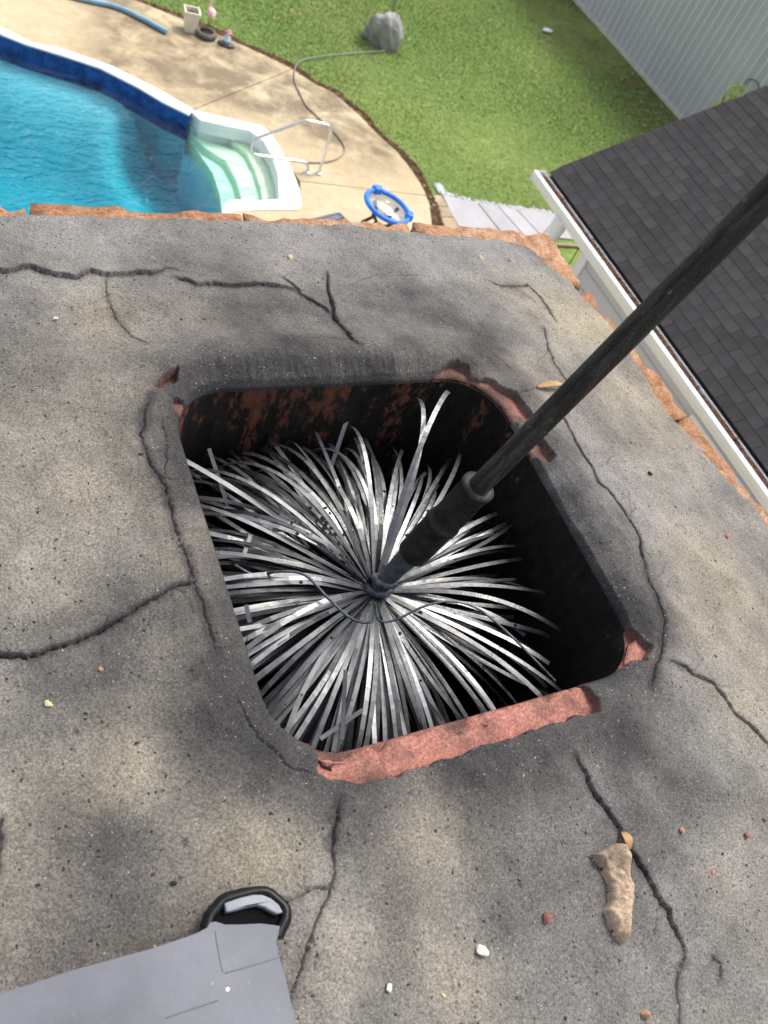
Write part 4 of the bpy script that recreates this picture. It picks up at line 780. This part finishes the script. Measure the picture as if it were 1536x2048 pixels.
for t in range(4): a_ = R(20 + 90 * t); m = MB(); m.tube([(.26 * math.cos(a_), .26 * math.sin(a_), .43), (.12 * math.cos(a_), .12 * math.sin(a_), .28), (.33 * math.cos(a_), .33 * math.sin(a_), .0)], .026, 8); m.build('leg', M_bmetal, tb)
m = MB(); m.tube([(.13 * math.cos(6.2832 * t / 24), .13 * math.sin(6.2832 * t / 24), .28) for t in range(25)], .012, 8, False); m.build('leg_ring', M_bmetal, tb)
m = MB(); m.lathe([(0, .30), (.02, .30), (.014, .34), (.008, .36), (.008, .46), (0, .46)], 14); m.build('hub', M_steel, tb)
# lounger below the chimney edge
c0 = P((677, 424), GZ + .34); e1 = P((612, 440), GZ + .34) - c0; e1 /= np.linalg.norm(e1); e2 = np.array([-e1[1], e1[0], 0]); e2 *= np.sign(e2 @ (P((702, 452), GZ + .34) - c0))
lc = c0 + e1 * .31 + e2 * .95; lg = tag(empty('sun_lounger', (lc[0], lc[1], GZ), math.atan2(-e2[1], -e2[0]) - math.pi / 2), 'slate grey slatted sun lounger on the deck, half hidden by the crown edge', 'sun lounger')
for i in range(16): y_ = .87 - i * .113; m = MB(); m.box((-.29, y_ - .047, .31), (.29, y_ + .047, .34)); o = m.build('slat', M_lounge, lg, .012)
for sx in (-1, 1): m = MB(); m.box((sx * .31 - .02, -.92, .29), (sx * .31 + .02, .94, .345)); m.build('side_rail', M_lounge, lg, .012)
m = MB(); m.box((-.29, .922, .295), (.29, .955, .343)); m.build('head_rail', M_lounge, lg, .01)
for sx in (-1, 1):
    for yy in (-.7, .7): m = MB(); m.box((sx * .3 - .025, yy - .03, 0), (sx * .3 + .025, yy + .03, .289)); m.build('leg', M_lounge, lg, .006)
# pavers and walkway
Q = lambda x, y: (840 + x / 3.84, 300 + y / 3.84)
wk = tag(empty('walkway', (0, 0, GZ)), kind='structure')
def flat(name, pts, mat, z1=.0, z0=-.06): m = MB(); m.prism([tuple(G(Q(*p))[:2]) for p in pts], z0, z1); return m.build(name, mat, wk, .006)
flat('paver', [(72, 352), (160, 345), (212, 428), (103, 428)], M_paver); flat('paver', [(104, 433), (215, 432), (262, 513), (152, 513)], M_paver); flat('paver', [(155, 518), (265, 518), (318, 612), (208, 610)], M_paver); flat('paver', [(212, 615), (321, 616), (380, 720), (270, 720)], M_paver)
flat('slab', [(172, 342), (436, 398), (640, 660), (325, 700), (300, 600)], M_slab); flat('slab', [(444, 400), (592, 424), (800, 660), (650, 660)], M_slab); flat('slab', [(600, 426), (736, 450), (930, 660), (808, 660)], M_slab); flat('slab', [(744, 452), (1030, 486), (1200, 560), (1330, 700), (938, 660)], M_slab); flat('slab', [(1215, 560), (1500, 620), (1500, 800), (1340, 700)], M_slab)
m = MB(); a = G(Q(860, 715)); b = G(Q(1300, 745)); m.tube([a, b], .03, 6); e_ = m.build('edging_board', M_paver, wk); e_.location = (0, 0, -GZ)
# white pebbles at the lawn edge
m = MB()
for i in range(420):
    t = RNG.random(); kx = np.interp(t, [0, .25, .4, .7, 1], [130, 175, 440, 760, 1010]); ky = np.interp(t, [0, .25, .4, .7, 1], [262, 335, 395, 448, 478]); c_ = G(Q(kx + RNG.normal(0, 9 if t < .25 else 6), ky - abs(RNG.normal(0, 9)) + 4)); r_ = RNG.uniform(.010, .035) * (1.3 if t < .3 else .8)
    m.add([(c_[0] + r_ * math.cos(a_) * RNG.uniform(.6, 1.1), c_[1] + r_ * math.sin(a_) * RNG.uniform(.6, 1.1), GZ) for a_ in np.linspace(0, 5.2, 6)] + [(c_[0], c_[1], GZ + r_ * .9)], [(j, (j + 1) % 6, 6) for j in range(6)])
tag(m.build('white_pebbles', M_gravel), 'white pebbles scattered where the walkway meets the lawn', 'pebbles', kind='stuff')

# ------------------------------------------------------------------ low wing of the house with shingle roof
EX, EY, EZ, SL = 5.99, 6.40, -3.67, .548        # eave corner, roof pitch
wing = tag(empty('house_wing', (EX, EY, GZ)), 'low grey house wing with charcoal shingle roof and white gutter right of the chimney', 'house')
def wk2(o): o.parent = wing; o.location = (-EX, -EY, -GZ); return o
y0, RL = -9., 4.6; cs = 1 / math.hypot(1, SL); sn = SL * cs
m = MB(); m.add([(EX + .02, y0, EZ - .05), (EX + .02, EY - .02, EZ - .05), (EX + RL * cs, EY - .02, EZ - .05 + RL * sn), (EX + RL * cs, y0, EZ - .05 + RL * sn), (EX + 2 * RL * cs, EY - .02, EZ - .05), (EX + 2 * RL * cs, y0, EZ - .05)], [(0, 3, 2, 1), (3, 5, 4, 2)]); wk2(m.build('roof', M_shing))
EXPO, TAB = .1255, .305
def shing_mesh(w):
    m = MB(); L = EXPO * 1.35; th = .007; h = w / 2 - .0025
    m.add([(-.0, -h, th), (-.0, h, th), (L, h, th * .35), (L, -h, th * .35), (0, -h, 0), (0, h, 0), (L, h, -.002), (L, -h, -.002)], [(0, 3, 2, 1), (4, 5, 6, 7), (0, 1, 5, 4), (1, 2, 6, 5), (2, 3, 7, 6), (3, 0, 4, 7)])
    me = bpy.data.meshes.new('shingle'); me.from_pydata(m.v, [], m.f); me.materials.append(M_shing); return me
SH = shing_mesh(TAB); rot_s = Matrix(((cs, 0, -sn), (0, 1, 0), (sn, 0, cs))); cand = []
for r_ in range(36):
    ofs = [0, .15, .07, .22, .04, .18][r_ % 6] + RNG.normal(0, .012)
    for j in range(40):
        y = EY - ofs - (j + .5) * TAB + .30
        w = TAB
        if y + TAB / 2 > EY: continue
        d = r_ * EXPO + .035; cand.append((EX + d * cs, y, EZ + d * sn, r_))
ca = np.array([c_[:3] for c_ in cand]); pr = proj(ca); inn = (pr[:, 0] > -20) & (pr[:, 0] < 1570) & (pr[:, 1] > -20) & (pr[:, 1] < 1150); dist = np.linalg.norm(ca - CAM, axis=1); order = np.argsort(np.where(inn, dist, dist + 1000)); single = set(order[:300].tolist())
rest = MB()
for i, c_ in enumerate(cand):
    tilt = RNG.normal(0, .004)
    if i in single:
        o = link('shingle', SH); o.parent = wing; o.matrix_local = Matrix.Translation((c_[0] - EX, c_[1] - EY, c_[2] - GZ)) @ (rot_s @ Matrix.Rotation(RNG.normal(0, .004), 3, 'Y') @ Matrix.Rotation(RNG.normal(0, .003), 3, 'Z')).to_4x4()
    else:
        Mx = Matrix.Translation(c_[:3]) @ rot_s.to_4x4(); rest.add([Mx @ v.co for v in SH.vertices], [tuple(p.vertices) for p in SH.polygons])
for r_ in range(36):                              # cut pieces at the rake
    d = r_ * EXPO + .035; ys_ = [c_[1] for c_ in cand if c_[3] == r_]; top_ = max(ys_) + TAB / 2
    if EY - top_ > .02: Mx = Matrix.Translation((EX + d * cs, (EY + top_) / 2, EZ + d * sn)) @ rot_s.to_4x4() @ Matrix.Diagonal((1, (EY - top_) / TAB, 1, 1)); o = rest.add([Mx @ v.co for v in SH.vertices], [tuple(p.vertices) for p in SH.polygons])
o = wk2(rest.build('shingles', M_shing)); tag(o, kind='stuff')
# gutter: K profile swept along the eave
GX0 = 5.835; pf = [(0.165, -.01), (.165, -.115), (.03, -.118), (.018, -.085), (.002, -.05), (-.002, -.020), (-.003, .0), (.008, .007), (.046, .006), (.052, -.004), (.044, -.010), (.042, -.022), (.045, -.06), (.05, -.108), (.157, -.105), (.157, -.01)]
m = MB(); np_ = len(pf); ya_, yb_ = y0, EY + .015
m.add([(GX0 + a, y, EZ + z) for y in (ya_, yb_) for a, z in pf], [(i, (i + 1) % np_, (i + 1) % np_ + np_, i + np_) for i in range(np_)]); m.prism([(GX0 - .002, yb_ - .003), (GX0 + .165, yb_ - .003), (GX0 + .165, yb_ + .004), (GX0 - .002, yb_ + .004)], EZ - .117, EZ + .002); wk2(m.build('gutter', M_gutter))
m = MB(); n_ = 520
for i in range(n_):
    y = EY - .02 - (EY - .02 - y0) * i / n_; zb = EZ - .030 - .02 * float(fbm(np.array(y), np.array(2.), 5, 3, 3)); m.add([(GX0 + .046, y, zb - .01), (GX0 + .10, y, zb + .008 * RNG.random()), (GX0 + .155, y, zb + .012 * RNG.random()), (GX0 + .046, y - .0305, zb - .01), (GX0 + .10, y - .0305, zb + .006), (GX0 + .155, y - .0305, zb + .008)], [(0, 3, 4, 1), (1, 4, 5, 2)])
for i in range(700):
    y = RNG.uniform(0, EY - .05); x = GX0 + RNG.uniform(.055, .15); r_ = RNG.uniform(.008, .025); a_ = RNG.uniform(0, 6.3); z = EZ - .018 + RNG.uniform(-.012, .012); c2, s2 = math.cos(a_) * r_, math.sin(a_) * r_; m.add([(x + c2, y + s2, z), (x - s2 * .4, y + c2 * .4, z + .004), (x - c2, y - s2, z), (x + s2 * .4, y - c2 * .4, z - .002)], [(0, 1, 2, 3)])
tag(wk2(m.build('leaf_litter', M_litter)), kind='stuff')
WX = 6.06; WY = float(PX((1190, 478), WX)[1])
m = MB(); m.box((WX, y0, GZ - .02), (WX + 6., WY, EZ - .10)); wk2(m.build('wall', M_siding))
for i in range(14): m = MB(); z = EZ - .14 - i * .19; m.box((WX - .012, y0, z - .012), (WX + .001, WY - .05, z)); wk2(m.build('siding_edge', M_siding))
m = MB(); m.box((WX - .03, WY - .09, GZ), (WX - .001, WY + .03, EZ - .11)); m.box((WX - .001, WY + .001, GZ), (WX + .09, WY + .03, EZ - .11)); wk2(m.build('corner_trim', M_trim))
m = MB(); m.box((EX + .005, y0, EZ - .19), (WX + 6, EY - .02, EZ - .13)); wk2(m.build('soffit', M_trim))
t0 = PX((1386, 827), WX - .1); t1 = PX((1536, 1035), WX - .1)
m = MB(); m.box((WX - .12, -4., float(t0[2] + t1[2]) / 2 - .45), (WX - .013, float(t0[1]), float(t0[2] + t1[2]) / 2)); wk2(m.build('window_hood', M_trim, None, .01))
# gutter outlet and elbow
yo = 5.72; m = MB(); m.tube(crom([(GX0 + .055, yo, EZ - .10), (GX0 + .05, yo, EZ - .22), (GX0 - .01, yo - .02, EZ - .36), (GX0 + .02, yo - .06, EZ - .50), (WX - .07, yo - .3, EZ - .64), (WX - .03, yo - .5, EZ - .70)], 5), .085, 16); wk2(m.build('downspout_elbow', M_gutter))
# stake with wires by the wing's corner
b = G((1128, 545)); hk = tag(empty('garden_hook', tuple(b)), 'thin black garden hook with two small lanterns near the wing corner', 'garden hook'); top_ = 1.45
m = MB(); m.tube(crom([(0, 0, 0), (0, 0, top_ - .2), (.02, 0, top_), (.12, .04, top_ + .08), (.22, .08, top_ + .0)], 5), .009, 6); m.tube(crom([(0, 0, top_ - .1), (-.1, -.04, top_ + .04), (-.24, -.08, top_ - .04)], 5), .008, 6); m.build('hook', M_bmetal, hk)
for dx, dy in ((.22, .08), (-.24, -.08)): m = MB(); m.lathe([(0, 0), (.03, -.02), (.04, -.09), (.025, -.13), (0, -.13)], 10, (dx, dy, top_ - .03)); m.build('lantern', M_bmetal, hk)

# ------------------------------------------------------------------ ribbed shed
SX = shx; syN, syF = 8., 40.; SHH = 4.6
shed = tag(empty('metal_shed', (SX, 14, GZ)), 'large pale grey shed with vertical ribbed metal siding behind the lawn', 'shed')
def sk2(o): o.parent = shed; o.location = (-SX, -14, -GZ); return o
m = MB(); m.box((SX + .02, syN, GZ - .1), (SX + 9, syF, GZ + SHH)); sk2(m.build('wall_core', M_shed))
PW = .229
pm_ = MB(); pm_.box((0, -PW * 2 + .002, .06), (.021, PW * 2 - .002, SHH)); me1 = pm_.build('metal_panel', M_shed, shed); me1.location = (-.002, 0, 0)
i = 0; y = syN + PW * 2
while y < syF:
    o = me1 if i == 0 else me1.copy()
    if i: C.objects.link(o)
    o.location = (-.001, y - 14, 0); i += 1; y += PW * 4
rm_ = MB(); rm_.add([(-.021, -.014, .06), (-.021, .014, .06), (-.0012, .026, .06), (-.0012, -.026, .06), (-.021, -.014, SHH), (-.021, .014, SHH), (-.0012, .026, SHH), (-.0012, -.026, SHH)], [(0, 4, 5, 1), (1, 5, 6, 2), (3, 7, 4, 0), (0, 1, 2, 3), (7, 6, 5, 4)]); ro_ = rm_.build('rib', M_rib, shed); i = 0; y = syN + .06
while y < syF:
    o = ro_ if i == 0 else ro_.copy()
    if i: C.objects.link(o)
    o.location = (0, y - 14, 0); i += 1; y += PW
m = MB(); m.box((SX - .035, syN, GZ - .06), (SX + .019, syF, GZ + .058)); sk2(m.build('base_trim', M_sill))
# bush and vine by the shed
c_ = PX((1472, 188), SX - .45); bs = tag(empty('bush', (c_[0], c_[1], GZ)), 'yellow green bush showing above the roof edge against the ribbed shed', 'bush'); H = c_[2] - GZ
m = MB()
for i in range(520):
    a_ = RNG.uniform(0, 6.283); u = RNG.uniform(0, 1) ** .6; h_ = RNG.uniform(.15, 1.12) * H; rr_ = .33 * math.sin(math.pi * min(1, h_ / (H * 1.16))) ** .6 * u; p = Vector((rr_ * math.cos(a_), rr_ * math.sin(a_), h_)); d = Vector(RNG.normal(size=3)).normalized(); n = d.cross(Vector((0, 0, 1))).normalized(); s_ = RNG.uniform(.03, .07)
    m.add([p, p + d * s_ + n * s_ * .45 + Vector((0, 0, .01)), p + d * s_ * 2, p + d * s_ - n * s_ * .45 + Vector((0, 0, .012))], [(0, 1, 2, 3)])
m.build('foliage', M_leafy, bs)
m = MB()
for i in range(7): a_ = i * .9; m.tube([(0, 0, 0), (.08 * math.cos(a_), .08 * math.sin(a_), H * .5), (.2 * math.cos(a_), .2 * math.sin(a_), H * .95)], [.012, .009, .004], 5)
m.build('stem', M_twig, bs)
pts = [PX(p, SX - .05) for p in [(1491, 168), (1494, 160), (1503, 159), (1512, 162), (1517, 171), (1515, 182), (1505, 200)]]
m = MB(); c0 = Vector(pts[0]); m.tube([Vector(p) - c0 for p in crom(pts, 5)], .010, 6); o = m.build('wire_loop', M_bmetal); o.location = c0; tag(o, 'thin dark wire loop hanging on the ribbed shed wall above the bush', 'wire')
# scrap on the lawn
b = G((1093, 63)); o = rough_stone('plastic_scrap', (.16, .08, .04), simple('pale_blue_plastic', (.55, .66, .76), .5), None, 2, .4, 77); o.location = (b[0], b[1], GZ + .03); tag(o, 'crumpled pale blue plastic scrap on the far dark lawn', 'litter')

# ------------------------------------------------------------------ grass blades and fallen leaves
NB = 640000
bx = RNG.uniform(-1, shx, NB); by = RNG.uniform(7.5, 21, NB)
ok = ~inpoly(bx, by, tagdeck); pj = proj(np.stack([bx, by, np.full(NB, GZ)], 1)); ok &= (pj[:, 0] > -30) & (pj[:, 0] < 1570) & (pj[:, 1] > -30) & (pj[:, 1] < 600)
offp = [tuple(p) for p in do] + [tuple(p) for p in off[::-1]]; ok &= ~inpoly(bx, by, offp) | (RNG.random(NB) < .05)
wpoly = [tuple(G(Q(*p))[:2]) for p in [(60, 330), (172, 338), (436, 396), (736, 448), (1030, 482), (1500, 620), (1500, 900), (200, 900)]]; ok &= ~inpoly(bx, by, wpoly)
dens = 1 - .72 * sstep(3.6, .2, shx - bx + .9 * fbm(bx, by, .55, 4, 6)); ok &= RNG.random(NB) < dens
bx = bx[ok]; by = by[ok]; n = len(bx); an = RNG.uniform(0, 6.283, n); h = RNG.uniform(.018, .042, n); wd = RNG.uniform(.005, .011, n); le = RNG.normal(0, .03, (n, 2)); z0 = np.full(n, GZ - .035)
ca_, sa_ = np.cos(an) * wd, np.sin(an) * wd
vv = np.empty((n, 3, 3)); vv[:, 0] = np.stack([bx - ca_, by - sa_, z0], 1); vv[:, 1] = np.stack([bx + ca_, by + sa_, z0], 1); vv[:, 2] = np.stack([bx + le[:, 0], by + le[:, 1], z0 + h], 1)
tag(npmesh('grass', vv.reshape(-1, 3), np.arange(n * 3).reshape(n, 3), M_grass, None, False), 'short mown green grass of the lawn', 'grass', kind='stuff')
m = MB()
for i in range(900):
    x = RNG.uniform(5, shx) if i < 500 else shx - abs(RNG.normal(0, 1.6)) - .1; y = RNG.uniform(9, 20); 
    if inpoly(np.array(x), np.array(y), tagdeck) or inpoly(np.array(x), np.array(y), wpoly): continue
    r_ = RNG.uniform(.02, .05); a_ = RNG.uniform(0, 6.3); z = GZ + .02; c2, s2 = math.cos(a_) * r_, math.sin(a_) * r_; t = RNG.normal(0, .012, 4); m.add([(x + c2, y + s2, z + t[0]), (x - s2 * .5, y + c2 * .5, z + t[1]), (x - c2, y - s2, z + t[2]), (x + s2 * .5, y - c2 * .5, z + t[3])], [(0, 1, 2), (0, 2, 3)])
tag(m.build('fallen_leaves', M_dry), 'small tan fallen leaves scattered over the lawn', 'leaves', kind='stuff')
